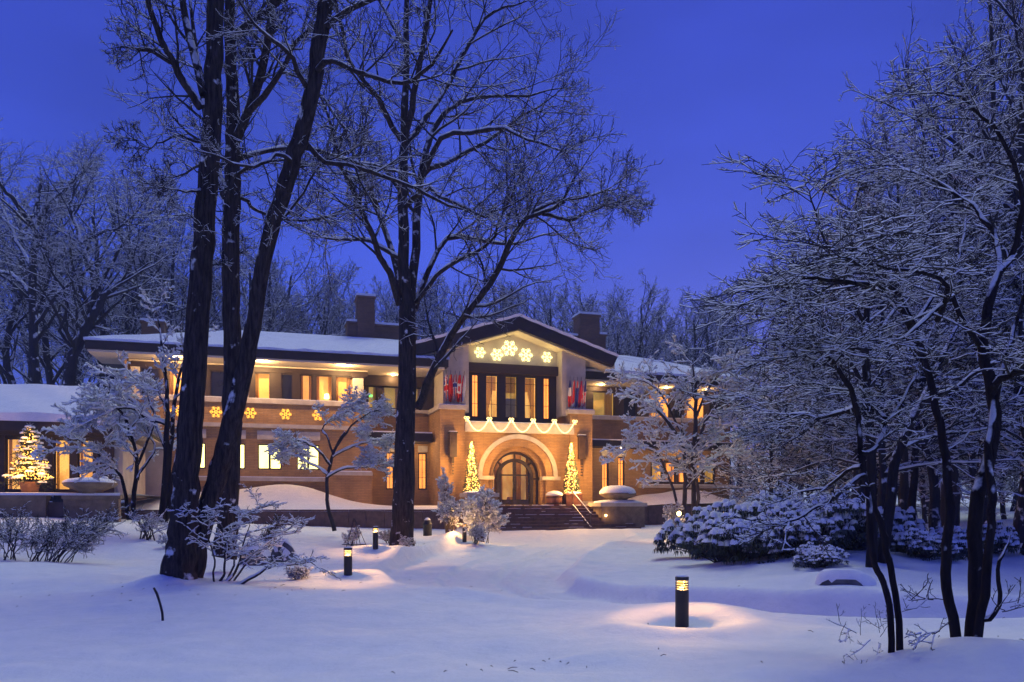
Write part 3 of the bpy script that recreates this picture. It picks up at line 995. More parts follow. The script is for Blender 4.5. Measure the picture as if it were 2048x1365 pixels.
# --- right wing
rn = [(4.86, 5.2), (6.16, 6.62), (7.22, 7.68)]
r5 = (9.40, 13.95)
wall_open(4.3, 14.9, -1.6, 5.1, 3.0, [(a, b, .9, 2.9) for a, b in rn] + [(r5[0], r5[1], 1.30, 2.72)]).build('right_wall', M_BRICK, HOUSE)
MB().poly([(14.9, 3.0, -1.6), (14.9, 11, -1.6), (14.9, 11, 7.2), (14.9, 3.0, 7.2)]).build('side_wall', M_BRICK, HOUSE)
for a, b in rn:
    window(a, b, .9, 2.9, 3.08, 1, M_ROOM_W, HOUSE, .07, depth=.5, muntin=1)
    box('lintel', a - .02, b + .02, 2.95, 3.2, 2.93, 3.3, M_CREAM, HOUSE)
wd = (r5[1] - r5[0]) / 5
for i in range(5):
    a = r5[0] + i * wd
    window(a + .02, a + wd - .02, 1.30, 2.72, 3.1, 1, [M_ROOM_D, M_ROOM_W, M_ROOM_W, M_ROOM_W, M_ROOM_D][i], HOUSE, .13, depth=.6, curt=[(0, .3), (.75, 1)] if i in (1, 2) else None)
box('exit_sign', 13.35, 13.65, 3.5, 3.54, 2.35, 2.5, M_GREENLIT, HOUSE)
lg = box('base_ledge', 8.6, 14.9, 2.7, 3.2, 1.04, 1.22, M_CREAM, HOUSE)
MB().box(8.65, 14.85, 2.72, 2.98, 1.223, 1.27).build('ledge_snow', M_SNOW, lg)
cp = box('canopy', 4.45, 14.7, 1.5, 2.995, 3.40, 3.76, M_FASCIA, HOUSE)
MB().box(4.45, 14.7, 1.5, 2.98, 3.763, 3.83).build('canopy_snow', M_SNOW, cp)
lg = box('parapet_coping', 4.3, 15.0, 2.75, 3.3, 5.103, 5.31, M_CREAM, HOUSE)
MB().box(4.35, 14.95, 2.78, 2.98, 5.313, 5.345).build('ledge_snow', M_SNOW, lg)
box('upper_header', 4.1, 15.0, 3.0, 3.3, 6.82, 7.1, M_WOOD, HOUSE)
px_ = 4.1
for a, b, k in [(5.60, 7.06, 'g'), (7.6, 8.5, 'd'), (9.3, 10.75, 'w'), (11.0, 11.6, 'd'), (11.72, 13.2, 'w'), (13.5, 14.4, 'd')]:
    box('post', px_, a, 3.05, 3.3, 5.313, 6.817, M_WOOD, HOUSE)
    window(a, b, 5.33, 6.815, 3.1, 1, {'g': M_ROOM_D, 'w': M_ROOM_W, 'd': None}[k], HOUSE, .07, depth=.8, curt=[(.6, 1)] if k == 'g' else ([(0, .2)] if k == 'w' else None))
    px_ = b
box('post', px_, 15.0, 3.05, 3.3, 5.313, 6.817, M_WOOD, HOUSE)
box('soffit', 4.1, 15.8, 1.34, 3.4, 7.13, 7.22, M_SOFFIT, HOUSE)
hip_roof('right_roof', 3.9, 15.95, 1.3, 11.6, 7.64, 9.6, 3.9, 9.5, 6.5, .36)
MB().poly([(-19.5, 11, -1.6), (-19.5, 11, 7.4), (14.9, 11, 7.4), (14.9, 11, -1.6)]).build('rear_wall', M_BRICK, HOUSE)

# chimneys
def chimney(x0, x1, y0, y1, z0, z1, cap=.12, mat=None):
    c = box('chimney', x0, x1, y0, y1, z0, z1, mat or M_BRICKD, HOUSE)
    MB().box(x0 - .07, x1 + .07, y0 - .07, y1 + .07, z1 + .003, z1 + cap).build('chimney_cap', M_BRICKD, c)
    MB().box(x0 - .05, x1 + .05, y0 - .05, y1 + .05, z1 + cap + .003, z1 + cap + .14).build('chimney_snow', M_SNOW, c)
chimney(-7.95, -6.95, 6.0, 7.2, 8.8, 12.1)
chimney(-8.5, -7.96, 6.2, 7.4, 8.8, 10.6)
chimney(-6.94, -4.4, 6.3, 7.5, 8.8, 10.55)
chimney(5.6, 6.9, 5.0, 6.2, 8.2, 11.75)
chimney(6.92, 7.4, 5.2, 6.4, 8.2, 10.6)
chimney(4.3, 5.58, 5.4, 6.4, 8.2, 10.45)
chimney(-19.9, -18.7, 9.0, 10.2, 7.6, 10.5)

# soffit downlights (visible lit)
for i, (x, y, z, en) in enumerate([(-9.2, .12, 7.09, 380), (-13.2, .12, 7.09, 400), (-17.2, .12, 7.09, 340), (-6.4, 2.3, 7.09, 80), (5.9, 2.5, 7.12, 90), (10.2, 2.5, 7.12, 90), (13.0, 2.5, 7.12, 80)]):
    d = MB().lathe([(.09, -.03), (.09, 0)], (x, y, z), 12).build('downlight', M_DOWN, HOUSE)
    lamp('downlight_lamp', (x, y, z - .10), en, (1, .58, .22), .08, d)

# added downlights under the canopies, no known fixtures, to brighten the ground-floor brick
for i, (x, y, z, en) in enumerate([(-5.6, 1.8, 3.38, 70), (6.9, 1.8, 3.38, 70), (11.5, 1.8, 3.38, 70)]):
    d = MB().lathe([(.07, -.03), (.07, 0)], (x, y, z), 12).build('downlight', M_DOWN, HOUSE)
    lamp('downlight_lamp', (x, y, z - .12), en, (1, .62, .28), .08, d)

# --- porch and stairs
PORCH = empty('porch', hw(0, 0, 0), YAW, 'flat stone porch with a thin snow cover in front of the arched door', 'porch')
p = box('slab', -4.2, 4.6, -1.25, .1, -1.6, -.03, M_STONE, PORCH)
ps = MB()
for i in range(22):
    a = -2.3 + i * .3
    if a > -1.2 and a < 1.0 and i % 3: continue
    ps.box(a, a + .3, -1.2 + .1 * math.sin(i * 2.1), -1.0 + .12 * math.sin(i * 1.3) + (.5 if a > 1.3 or a < -1.8 else 0), -.027, .005 + .02 * abs(math.sin(i)))
ps.build('porch_snow', M_SNOW, PORCH)
ST = empty('stairs', hw(1.2, -2.4, -1.25), YAW, 'broad flight of dark wet stone steps up to the arched door', 'stairs')
n = 8
rgst = random.Random(4)
def soff(x, y, z):   # stair-local
    return (x - 1.2, y + 2.4, z + 1.25)
for i in range(n):
    z1 = -.035 - i * .154
    y1 = -1.25 - i * .34
    xa, xb = -2.05 - (.25 if i > 5 else 0), 3.45 + (.1 if i < 4 else 1.4 + (i - 4) * .16 if i > 3 and i > 5 else .1)
    a = soff(xa, y1 - .36, z1 - .154); b = soff(xb, y1 - .002, z1 - .154)
    st = MB().box(a[0], b[0], a[1], b[1], a[2] - .02, a[2] + .152).build('step', M_STEP, ST)
    sm = MB()
    x = xa
    while x < xb - .2:
        wd_ = rgst.uniform(.15, .8)
        if rgst.random() < .55:
            q = soff(x, y1 - rgst.uniform(.04, .16), z1); q2 = soff(min(x + wd_, xb - .02), y1 - .006, z1)
            sm.box(q[0], q2[0], q[1], q2[1], q[2] + .0005, q[2] + rgst.uniform(.012, .03))
        x += wd_ + rgst.uniform(.05, .5)
    if sm.v: sm.build('step_snow', M_SNOW, st)
HR = empty('handrail', hw(2.6, -1.4, 0), YAW, 'slim metal double handrail down the middle of the steps, snow on top', 'handrail')
for dz in (.66, -.02):
    pts = [(0, .15, dz - .0), (0, -.05, dz), (.02, -2.35, dz - 1.08), (.02, -2.5, dz - 1.1)]
    m = MB().tube(pts, .026, 8).build('rail', M_RAIL, HR, True)
    MB().tube([(a, b, c + .03) for a, b, c in pts], .022, 6).build('rail_snow', M_SNOW, m, True)
for y, z in ((0, .66), (-2.4, -.42)):
    MB().tube([(.01, y, z), (.01, y, z - .85)], .022, 8).build('post', M_RAIL, HR)

# --- lanterns on the piers, flags, lights
def lantern(x, label):
    t = empty('wall_lantern', hw(x, 0, 0), YAW, label, 'wall lantern', 'wall lanterns on the entrance piers')
    MB().box(-.20, .20, -.30, -.06, 2.52, 3.75).box(-.24, .24, -.33, -.03, 3.753, 3.83).build('housing', M_COPPER, t)
    MB().box(-.07, .07, -.10, .0, 3.0, 3.3).box(-.06, .06, -.22, -.12, 2.2, 2.515).build('bracket', M_COPPER, t)
    for k in range(4):
        MB().box(-.05, .05, -.21, -.13, 2.08 - k * .16, 2.15 - k * .16).build('drop', M_COPPER, t)
    MB().box(-.2, .2, -.31, -.05, 3.833, 3.88).build('lantern_snow', M_SNOW, t)
lantern(-3.66, 'tall dark metal wall lantern on the left brick pier of the entrance')
lantern(3.60, 'tall dark metal wall lantern on the right brick pier of the entrance')

def cloth_mat(name, c):
    m, nt, bs = new_mat(name)
    bs.inputs['Base Color'].default_value = (*c, 1); bs.inputs['Roughness'].default_value = .85
    return m
FM = [cloth_mat('flag_red', (.55, .02, .02)), cloth_mat('flag_white', (.75, .73, .70)), cloth_mat('flag_blue', (.03, .04, .22)), cloth_mat('flag_crimson', (.42, .02, .06)), cloth_mat('flag_gold', (.7, .45, .05))]
def pat_uk(u, v):
    if abs(u - .5) < .10 or abs(v - .5) < .07: return 0
    if abs(u - .5) < .2 or abs(v - .5) < .13: return 1
    if abs(u - v) < .1 or abs(u - 1 + v) < .1: return 0 if (u + v * 3) % .3 < .15 else 1
    return 2
def pat_red(u, v): return 4 if v > .85 and u < .4 else 0
def pat_nor(u, v): return 2 if abs(u - .5) < .12 or abs(v - .62) < .06 else (1 if abs(u - .5) < .25 or abs(v - .62) < .12 else 3)
def pat_can(u, v): return 1 if .3 < v < .7 and not (abs(u - .5) < .2 and abs(v - .5) < .1) else 0
def pat_svn(u, v): return 1 if u > .5 else (2 if v > .5 and u > .2 else (0 if u < .3 else 2))
def pat_fra(u, v): return 2 if v > .72 else (1 if v > .42 else 0)
def pat_dnk(u, v): return 1 if v < .14 or (abs(u - .2) < .12) else 0
def pat_aus(u, v): return (0 if abs(u - .5) < .15 else 1) if v > .72 else 2
def pat_crm(u, v): return 3
def pat_usa(u, v): return 2 if v > .6 and u > .3 else (0 if int(u * 6 + v * 2) % 2 else 1)
def flag(x, lean, pat, label, grp, k):
    t = empty('flag', hw(x, .22, 5.32), YAW, label, 'flag', grp)
    L = 1.75
    tx, ty = math.sin(lean) * L, -.30
    MB().tube([(0, 0, 0), (tx, ty, L)], .014, 6).build('pole', M_RAIL, t)
    m = MB(); nu, nv = 8, 22; W = .25; Hh = 1.40
    rgf = random.Random(k)
    ph = rgf.random() * 6
    def pt(i, j):
        u, v = i / nu, j / nv           # v 0 bottom .. 1 top
        sq = .42 + .45 * math.sin(PI * min(1, (1 - v) * .9 + .08)) - .15 * v
        x_ = tx * (.15 + .85 * v) + (u - .55) * W * sq * 1.15
        y_ = ty * (.15 + .85 * v) - .03 + .05 * math.sin(u * 9 + ph + v * 2.5)
        z_ = .13 + v * Hh + .05 * math.sin(u * 4 + ph) * (1 - v) + (u - .5) * .10 * (1 if v < .2 else .3)
        return (x_, y_, z_)
    for i in range(nu):
        for j in range(nv):
            m.poly([pt(i, j), pt(i + 1, j), pt(i + 1, j + 1), pt(i, j + 1)], pat((i + .5) / nu, (j + .5) / nv))
    m.build('cloth', None, t, True, FM)
GL, GR = 'flags fanned out over the left pier', 'flags fanned out over the right pier'
for k, (p, nm) in enumerate([(pat_uk, 'limp red, white and blue crossed flag, leftmost on the left pier'), (pat_red, 'limp plain red flag, second from left on the left pier'),
                             (pat_nor, 'limp red flag with dark blue and white cross, middle of left pier'), (pat_can, 'limp red and white flag, fourth from left on the left pier'),
                             (pat_svn, 'limp white, blue and red flag, rightmost on the left pier')]):
    flag(-3.93 + k * .21, (k - 2) * .02, p, nm, GL, k)
for k, (p, nm) in enumerate([(pat_fra, 'limp blue, white and red flag, leftmost on the right pier'), (pat_dnk, 'limp red flag edged with white, second from left on right pier'),
                             (pat_aus, 'limp navy blue flag, middle of the right pier'), (pat_crm, 'limp dark crimson flag, fourth from left on the right pier'),
                             (pat_usa, 'limp red and white striped flag with blue top, rightmost on right pier')]):
    flag(3.02 + k * .19, (k - 2) * .02, p, nm, GR, k + 9)

def snowflake(x, y, z, r, mat, label, grp):
    t = empty('light_snowflake', hw(x, y, z), YAW, label, 'light decoration', grp)
    m = MB(); th = r * .044
    for k in range(6):
        a = PI / 6 + k * PI / 3 + PI / 6
        ca, sa = math.cos(a), math.sin(a)
        m.tube([(ca * r * .12, 0, sa * r * .12), (ca * r, 0, sa * r)], th, 5)
        for f, l in ((.5, .36), (.74, .26)):
            for s in (-1, 1):
                b = a + s * PI / 3.2
                m.tube([(ca * r * f, 0, sa * r * f), (ca * r * f + math.cos(b) * r * l, 0, sa * r * f + math.sin(b) * r * l)], th, 5)
    m.build('light_tube', mat, t)
    h = MB()
    h.tube([(math.cos(i * PI / 6) * r * .2, 0, math.sin(i * PI / 6) * r * .2) for i in range(12)], th, 5, True)
    h.build('hub', mat, t)
    return t
ord_ = ['leftmost', 'second from left', 'topmost and largest', 'fourth from left', 'rightmost']
for k, (x, z, r) in enumerate([(-1.86, 8.34, .33), (-.89, 8.26, .37), (-.17, 8.66, .47), (.78, 8.34, .41), (2.02, 8.29, .33)]):
    t = snowflake(x, 1.10, z, r, M_FLAKE, 'glowing white-yellow snowflake under the gable, %s of five' % ord_[k], 'snowflakes under the gable')
    lamp('snowflake_glow', (0, -.45, 0), 9, (1, .80, .26), .25, t)
ord2 = ['leftmost', 'second from left', 'middle', 'fourth from left', 'rightmost']
for k, x in enumerate([-17.22, -15.39, -13.77, -12.08, -10.48]):
    t = snowflake(x, .90, 4.60, .30, M_FLAKE2, 'glowing amber snowflake on the left wing parapet, %s of the row' % ord2[k], 'snowflakes on the left wing parapet')
    lamp('snowflake_glow', (0, -.3, 0), 1.6, (1, .6, .2), .2, t)

GAR = empty('light_garland', hw(0, -.12, 4.2), YAW, 'white rope-light garland in five swags with bows along the balcony band', 'light garland')
xs = [-2.9, -1.66, -.44, .80, 2.02, 3.22]
for i in range(6):
    x = xs[i]; b = MB()
    for s in (-1, 1):
        b.tube([(x + s * (.075 + .065 * math.cos(k * PI / 4)), 0, .36 + .05 + .055 * math.sin(k * PI / 4)) for k in range(8)], .02, 5, True)
    b.tube([(x - .02, 0, .36), (x - .06, 0, .22)], .018, 5).tube([(x + .02, 0, .36), (x + .06, 0, .22)], .018, 5)
    b.build('bow', M_ROPE, GAR)
    if i < 5:
        x2 = xs[i + 1]
        pts = [(x + .05 + (x2 - x - .1) * k / 14, -.02, .36 - .62 * (1 - (2 * k / 14 - 1) ** 2)) for k in range(15)]
        MB().tube(pts, .026, 6).build('swag', M_ROPE, GAR)
        lamp('garland_glow', ((x + x2) / 2, -.45, -.1), 14, (1, .66, .26), .3, GAR)

# --- conical trees wound with fairy lights beside the door
def scatter_bulbs(pts, r):
    """octahedra"""
    P = np.array(pts); K = len(P)
    o = np.array([(1, 0, 0), (-1, 0, 0), (0, 1, 0), (0, -1, 0), (0, 0, 1), (0, 0, -1)], float) * r
    f = np.array([(0, 2, 4), (2, 1, 4), (1, 3, 4), (3, 0, 4), (2, 0, 5), (1, 2, 5), (3, 1, 5), (0, 3, 5)])
    Vv = (P[:, None] + o[None]).reshape(-1, 3)
    Ff = (f[None] + (np.arange(K) * 6)[:, None, None]).reshape(-1, 3)
    return mesh_np(Vv, Ff)
def needle_cloud(P, D, L, wd, rg):
    """little leaf blades: quads from P along D"""
    K = len(P)
    S = _norm(np.cross(D, rg.normal(size=(K, 3))))
    a = P - S * wd; b = P + S * wd; c = P + D * L[:, None] + S * wd * .4; d = P + D * L[:, None] - S * wd * .4
    Vv = np.stack([a, b, c, d], 1).reshape(-1, 3)
    return Vv, np.arange(K * 4).reshape(K, 4)
def cone_tree(x, y, zb, h, r, seed, label, grp, nb=330):
    rg = np.random.default_rng(seed)
    t = empty('conical_topiary', hw(x, y, zb), YAW, label, 'topiary', grp)
    K = 1500
    u = 1 - np.sqrt(rg.random(K)); a = rg.random(K) * 2 * PI
    rad = r * (1 - u) * (.55 + .45 * rg.random(K)) + .03
    P = np.stack([rad * np.cos(a), rad * np.sin(a), u * h], -1)
    D = _norm(np.stack([np.cos(a), np.sin(a), .6 + .5 * rg.normal(size=K)], -1))
    v, f = needle_cloud(P, D, .10 + .06 * rg.random(K), .018, rg)
    obj_me('foliage', mesh_np(v, f), M_GREEN, t)
    MB().tube([(0, 0, -.1), (0, 0, h * .95)], [.05, .01], 6).build('trunk', M_TWIG, t)
    k = np.arange(nb) / nb
    uu = k ** 1.0; aa = k * 2 * PI * 15 + rg.normal(size=nb) * .25
    uu = np.clip(uu + rg.normal(size=nb) * .02, 0, 1); rad = (r * (1 - uu) + .05) * (.6 + .55 * rg.random(nb)) * (.92 + .18 * np.sin(uu * 19 + seed) * np.cos(aa))
    P = np.stack([rad * np.cos(aa), rad * np.sin(aa), uu * h * .99], -1)
    obj_me('light_string', scatter_bulbs(P, .026), M_BULB, t)['kind'] = 'stuff'
    for q, (zz, en) in enumerate(((.5, 190), (1.4, 170), (2.3, 130))):
        lamp('fairy_glow', (0, -.75 + .17 * q, zz), en * 1.35, (1, .52, .14), .25, t)
    return t
cone_tree(-2.80, -.80, .55, 2.75, .40, 11, 'conical topiary wrapped in bright fairy lights left of the arched door', 'lit conical topiaries by the door')
cone_tree(2.74, -.80, .60, 2.75, .40, 12, 'conical topiary wrapped in bright fairy lights right of the arched door', 'lit conical topiaries by the door')
def tub(x, y, label, w=.9, h=.68, mat=None, rim=.06, snow=True):
    t = empty('planter_tub', hw(x, y, -.03), YAW, label, 'planter')
    MB().box(-w / 2, w / 2, -w / 2, w / 2, 0, h).box(-w / 2 - .03, w / 2 + .03, -w / 2 - .03, w / 2 + .03, h - rim, h + .02).build('tub', mat or M_REDPOT, t)
    if snow: MB().lathe([(w * .5, h + .02), (w * .46, h + .09), (w * .3, h + .14), (.02, h + .15)], (w * .12, -.05, 0), 16).build('planter_snow', M_SNOW, t, True)
    return t
tub(2.74, -.80, 'square red-brown planter with snow on its rim under the right topiary', .92, .62)
tub(-2.80, -.80, 'square red-brown planter under the left topiary', .92, .58)
t = empty('planter_barrel', hw(1.75, -.85, -.03), YAW, 'low round wooden barrel planter with a snow cap right of the door', 'planter')
MB().lathe([(.36, 0), (.43, .2), (.44, .35), (.40, .52)], (0, 0, 0), 18).build('barrel', M_REDPOT, t, True)
for z in (.12, .42): MB().lathe([(.435, z - .02), (.45, z + .02)], (0, 0, 0), 18, False).build('hoop', M_METAL, t)
MB().lathe([(.45, .52), (.47, .60), (.36, .72), (.15, .78), (.01, .79)], (0, 0, 0), 18).build('barrel_snow', M_SNOW, t, True)

# --- stone planter bowls on blocks flanking the steps
def snow_dome(m, rx, ry, z0, h, c=(0, 0), k=24, seed=0):
    rgd = random.Random(seed); b = len(m.v); n = 6
    for i in range(n + 1):
        f = i / n
        rr = math.cos(f * PI / 2) ** .75; zz = z0 + h * math.sin(f * PI / 2)
        for j in range(k):
            a = 2 * PI * j / k
            w_ = 1 + .03 * math.sin(3 * a + seed) + rgd.uniform(-.015, .015)
            m.v.append((c[0] + rx * rr * math.cos(a) * w_, c[1] + ry * rr * math.sin(a) * w_, zz + (rgd.uniform(-.01, .01) if i else -.02)))
    for i in range(n):
        for j in range(k):
            j2 = (j + 1) % k
            m.f.append((b + i * k + j, b + i * k + j2, b + (i + 1) * k + j2, b + (i + 1) * k + j)); m.m.append(0)
    return m
t = empty('stone_planter', hw(4.75, -2.6, -1.3), YAW, 'big stone block with a wide snow-heaped bowl at the right of the steps', 'planter')
MB().box(-1.22, 1.22, -.5, 1.0, -.1, 1.22).build('block', M_STONE, t)
MB().box(-1.32, 1.32, -.6, 1.1, 1.223, 1.42).build('cap', M_CREAM, t)
snow_dome(MB(), 1.36, .92, 1.42, .17, (0, .25), seed=2).build('cap_snow', M_SNOW, t, True)
MB().lathe([(.4, 1.5), (.5, 1.62), (.85, 1.76), (.97, 1.86), (.97, 1.93), (.9, 1.94)], (.02, .25, 0), 24).build('bowl', M_STONE, t, True)
snow_dome(MB(), .97, .95, 1.92, .42, (.02, .25), seed=5).build('bowl_snow', M_SNOW, t, True)
sl_ = MB().lathe([(.055, 0), (.055, .02)], (0, 0, 0), 12)
sl_o = sl_.build('step_light', M_GLOBE, t); sl_o.location = (-1.0, -.515, .76); sl_o.rotation_euler = (R_(90), 0, 0)
lamp('step_light_lamp', (-1.0, -.75, .76), 5, (1, .55, .25), .06, t)
t = empty('stone_pedestal', hw(-2.75, -2.3, -1.3), YAW, 'plain ochre stone pedestal left of the steps, half hidden by snowy shrubs', 'pedestal')
MB().box(-.75, .75, -.6, .9, -.1, 1.70).build('block', M_BRICK, t)
MB().box(-.82, .82, -.67, .97, 1.703, 1.90).build('cap', M_CREAM, t)
snow_dome(MB(), .84, .8, 1.90, .10, (0, .15), seed=3).build('cap_snow', M_SNOW, t, True)

# ------------------------------------------------------------------ annex on the left
AN = empty('annex', tuple(O), YAW, 'single-storey annex with deep snow on its roof and lit tall windows at far left', 'building')
wx = [(-24.2, -23.4), (-22.26, -21.62), (-20.66, -20.10), (-19.85, -19.30)]
for (a, b), nxt in zip(wx, wx[1:] + [(-18.6, 0)]):
    box('post', b, nxt[0], -7.3, -6.9, .4, 2.60, M_WOOD, AN)
    f = window(a, b, .55, 2.50, -7.15, 1, M_ROOM_G, AN, .05, depth=1.0, curt=[(0, .2)])
    box('base', a, b, -7.2, -6.9, .3, .548, M_WOOD, AN)
    box('head', a, b, -7.2, -6.9, 2.503, 2.60, M_WOOD, AN)
box('wall', -26, -24.2, -7.2, -6.8, .3, 2.6, M_BRICK, AN)
box('wall', -18.6, -18.3, -7.1, -1.2, .3, 2.6, M_STUCCO, AN)
box('beam', -26, -18.0, -7.4, -6.85, 2.603, 2.85, M_WOOD, AN)
MB().box(-26, -17.7, -7.95, -.5, 2.95, 3.05).box(-26, -17.7, -8.0, -7.9, 2.70, 3.06).build('eave', M_FASCIA, AN)
box('soffit', -26, -17.75, -7.85, -.5, 2.86, 2.945, M_SOFFIT, AN)
rs = MB(); nn = 36
rgr = np.random.default_rng(8)
def rp(i, j):
    x = -26.5 + 9.0 * i / nn
    if j == 0: return (x, -8.1, 3.06)
    t = (j - 1) / 6
    hip = max(0, (x + 20.0) / 2.5) if x > -20.0 else 0
    y = -8.08 + t * 5.2
    z = 3.06 + .30 + t * 1.75
    zc = 3.30 + (1 - hip) * 1.8
    return (x, y + .05 * (j == 1), min(z, zc) + .02 * math.sin(x * 3 + j * 1.7) + .02 * math.sin(x * 1.1))
for i in range(nn):
    for j in range(7):
        rs.poly([rp(i, j), rp(i + 1, j), rp(i + 1, j + 1), rp(i, j + 1)])
rs.poly([rp(nn, j) for j in range(8)] + [(-17.5, -2.9, 3.06)])
for i in range(nn):
    a, b = rp(i, 7), rp(i + 1, 7)
    rs.poly([a, b, (b[0], 2.0, 3.1), (a[0], 2.0, 3.1)])
rs.build('roof_snow', M_SNOW, AN, True)
# link with a dark door between annex and house
box('link_wall', -20.6, -17.4, -.9, -.6, .3, 2.9, M_STUCCO, AN)
dd = box('door', -19.80, -19.20, -1.02, -.903, .5, 2.45, M_WOOD, AN)
box('door_pane', -19.62, -19.46, -1.05, -1.023, 1.3, 2.3, M_ROOM_G, dd)
box('door_pane', -19.40, -19.28, -1.05, -1.023, 1.3, 2.3, M_ROOM_W, dd)
lamp('annex_lamp', (-20.4, -8.2, 2.6), 14, (1, .6, .25), .15, AN)

# lit Christmas tree in a terracotta pot
rg = np.random.default_rng(21)
XT = empty('fir_tree', hw(-21.0, -9.0, .36), YAW, 'potted fir tree covered in golden fairy lights and snow by the annex windows', 'fir tree')
MB().lathe([(.24, 0), (.32, .36), (.36, .40), (.36, .46), (.3, .46)], (0, 0, 0), 18).build('pot', M_TERRA, XT, True)
MB().tube([(0, 0, .3), (0, 0, 2.4)], [.06, .015], 6).build('trunk', M_TWIG, XT)
VV, BP, SP = [], [], []
for tier in range(13):
    z0_ = .52 + tier * .145; f = 1 - tier / 13
    nb_ = 10 + int(8 * f)
    for k in range(nb_):
        a = 2 * PI * (k + rg.random()) / nb_
        L = (.16 + .62 * f) * (.7 + .5 * rg.random())
        z = z0_ + rg.normal() * .06
        K = 26
        u = rg.random(K)
        d0 = np.array([math.cos(a), math.sin(a), .12])
        P = np.stack([d0[0] * u * L, d0[1] * u * L, z + .12 * u - .22 * u * u * L / .5], -1)
        D = _norm(d0[None] * .8 + rg.normal(size=(K, 3)) * .6)
        v, q = needle_cloud(P, D, .09 + .05 * rg.random(K), .014, rg)
        VV.append((v, q))
        for _ in range(3):
            uu = .35 + .65 * rg.random()
            BP.append((d0[0] * uu * L, d0[1] * uu * L, z + .12 * uu - .22 * uu * uu * L / .5 + rg.normal() * .03))
        if rg.random() < .45:
            SP.append((d0[0] * L * .75, d0[1] * L * .75, z + .02, L))
v, q = joined(VV)
obj_me('foliage', mesh_np(v, q), M_GREEN, XT)
_u = 1 - np.sqrt(rg.random(640)); _a = rg.random(640) * 2 * PI
_r = (.06 + .72 * (1 - _u)) * (.55 + .5 * rg.random(640)) * (.85 + .2 * np.sin(_u * 26))
BP = np.stack([_r * np.cos(_a), _r * np.sin(_a), .55 + _u * 1.9], -1)
obj_me('light_string', scatter_bulbs(BP, .020), M_BULB2, XT)['kind'] = 'stuff'
m = MB()
for x, y, z, L in SP:
    snow_dome(m, .10 + .06 * L, .09, z + .03, .055, (x, y), 7, int(x * 100) % 9)
m.build('snow_cover', M_SNOW, XT, True)['kind'] = 'stuff'
st = MB()
for k in range(8):
    a = k * PI / 4
    st.tube([(0, 0, 2.46), (math.cos(a) * .16, .0, 2.46 + math.sin(a) * .12)], [.02, .006], 5)
st.build('star', M_CREAM, XT)
for _q in ((.0, -.95, 1.0, 55), (-.6, -.6, .9, 26), (.6, -.6, .9, 26), (0, -.5, 2.0, 22)):
    lamp('fairy_glow', _q[:3], _q[3], (1, .52, .13), .25, XT)

# garden wall with bowl in front of the annex
GW = empty('terrace_wall', hw(-20, -10.5, -.6), YAW, 'low stone terrace wall topped with snow in front of the annex', 'wall')
MB().box(-5, -.15, 0, .5, -.6, .80).build('wall_stretch', M_STONE, GW)
MB().box(.38, 2.1, 0, .5, -.6, .80).build('wall_stretch', M_STONE, GW)
MB().box(-5.06, -.12, -.05, .55, .803, .93).box(.34, 2.16, -.05, .55, .803, .93).build('coping', M_STONE, GW)
MB().box(-.16, .39, .30, .5, -.6, .7).build('recessed_panel', M_STEP, GW)
m = MB(); rgw = random.Random(3)
for i in range(24):
    a = -5.05 + i * .3; h = .07 + rgw.random() * .03
    m.poly([(a, -.05, .93), (a + .3, -.05, .93), (a + .3, -.02, .93 + .08), (a, -.02, .93 + .08)])
    m.poly([(a, -.02, 1.01), (a + .3, -.02, 1.01), (a + .3, .56, 1.03), (a, .56, 1.03)])
m.build('coping_snow', M_SNOW, GW, True)
tb = empty('stone_bowl', hw(-18.85, -10.15, .40), YAW, 'wide flat stone bowl heaped with snow on the terrace wall', 'bowl')
MB().lathe([(.42, 0), (.42, .08), (.55, .14), (.82, .26), (.88, .36), (.84, .38)], (0, 0, 0), 24).build('bowl', M_STONE, tb, True)
snow_dome(MB(), .86, .8, .36, .20, (0, 0), seed=4).build('bowl_snow', M_SNOW, tb, True)
tf = empty('snowy_ornament', hw(-18.55, -10.2, .82), YAW, 'small dark frog-like garden ornament under snow on the stone bowl', 'ornament')
m = MB(); m.lathe([(.05, 0), (.16, .05), (.15, .16), (.07, .24), (.01, .26)], (-.12, 0, 0), 10).lathe([(.04, 0), (.13, .04), (.11, .12), (.01, .16)], (.15, 0, 0), 10); m.build('body', M_GREYSTONE, tf, True)
m = MB(); snow_dome(m, .10, .10, .22, .07, (-.12, 0), 10, 1); snow_dome(m, .12, .11, .12, .06, (.16, 0), 10, 2); m.build('ornament_snow', M_SNOW, tf, True)

# raised beds in front of the wings
def bank(name, x0, x1, y0, y1, zf, nxx=60, nyy=16):
    pts = []
    for j in range(nyy + 1):
        for i in range(nxx + 1):
            x = x0 + (x1 - x0) * i / nxx; y = y0 + (y1 - y0) * j / nyy
            pts.append(hw(x, y, zf(x, y)))
    ix = np.arange((nxx + 1) * (nyy + 1)).reshape(nyy + 1, nxx + 1)
    q = np.stack([ix[:-1, :-1], ix[:-1, 1:], ix[1:, 1:], ix[1:, :-1]], -1).reshape(-1, 4)
    o = obj_me(name, mesh_np(np.array(pts), q, True), M_GROUND)
    return tag(o, kind='structure')
def ss(a, b, x):
    t = min(1, max(0, (x - a) / (b - a))); return t * t * (3 - 2 * t)
def nz(x, y, s, sd):
    return float(_vn(np.array([x]), np.array([y]), s, sd)[0])
def zleft(x, y):
    f = ss(-5.1, .5, y)
    h = .98 * math.exp(-((x + 11.8) / 2.6) ** 2) + .62 * math.exp(-((x + 16.0) / 3.0) ** 2) + .12
    base = -.17 + f * h
    if y < -4.9: base -= .12 * ss(-4.9, -5.15, y)
    return base + .06 * nz(x, y, 1.4, 7) + .02 * nz(x, y, .5, 8)
b1 = bank('snow_bank', -20.0, -4.25, -5.12, 2.98, zleft)
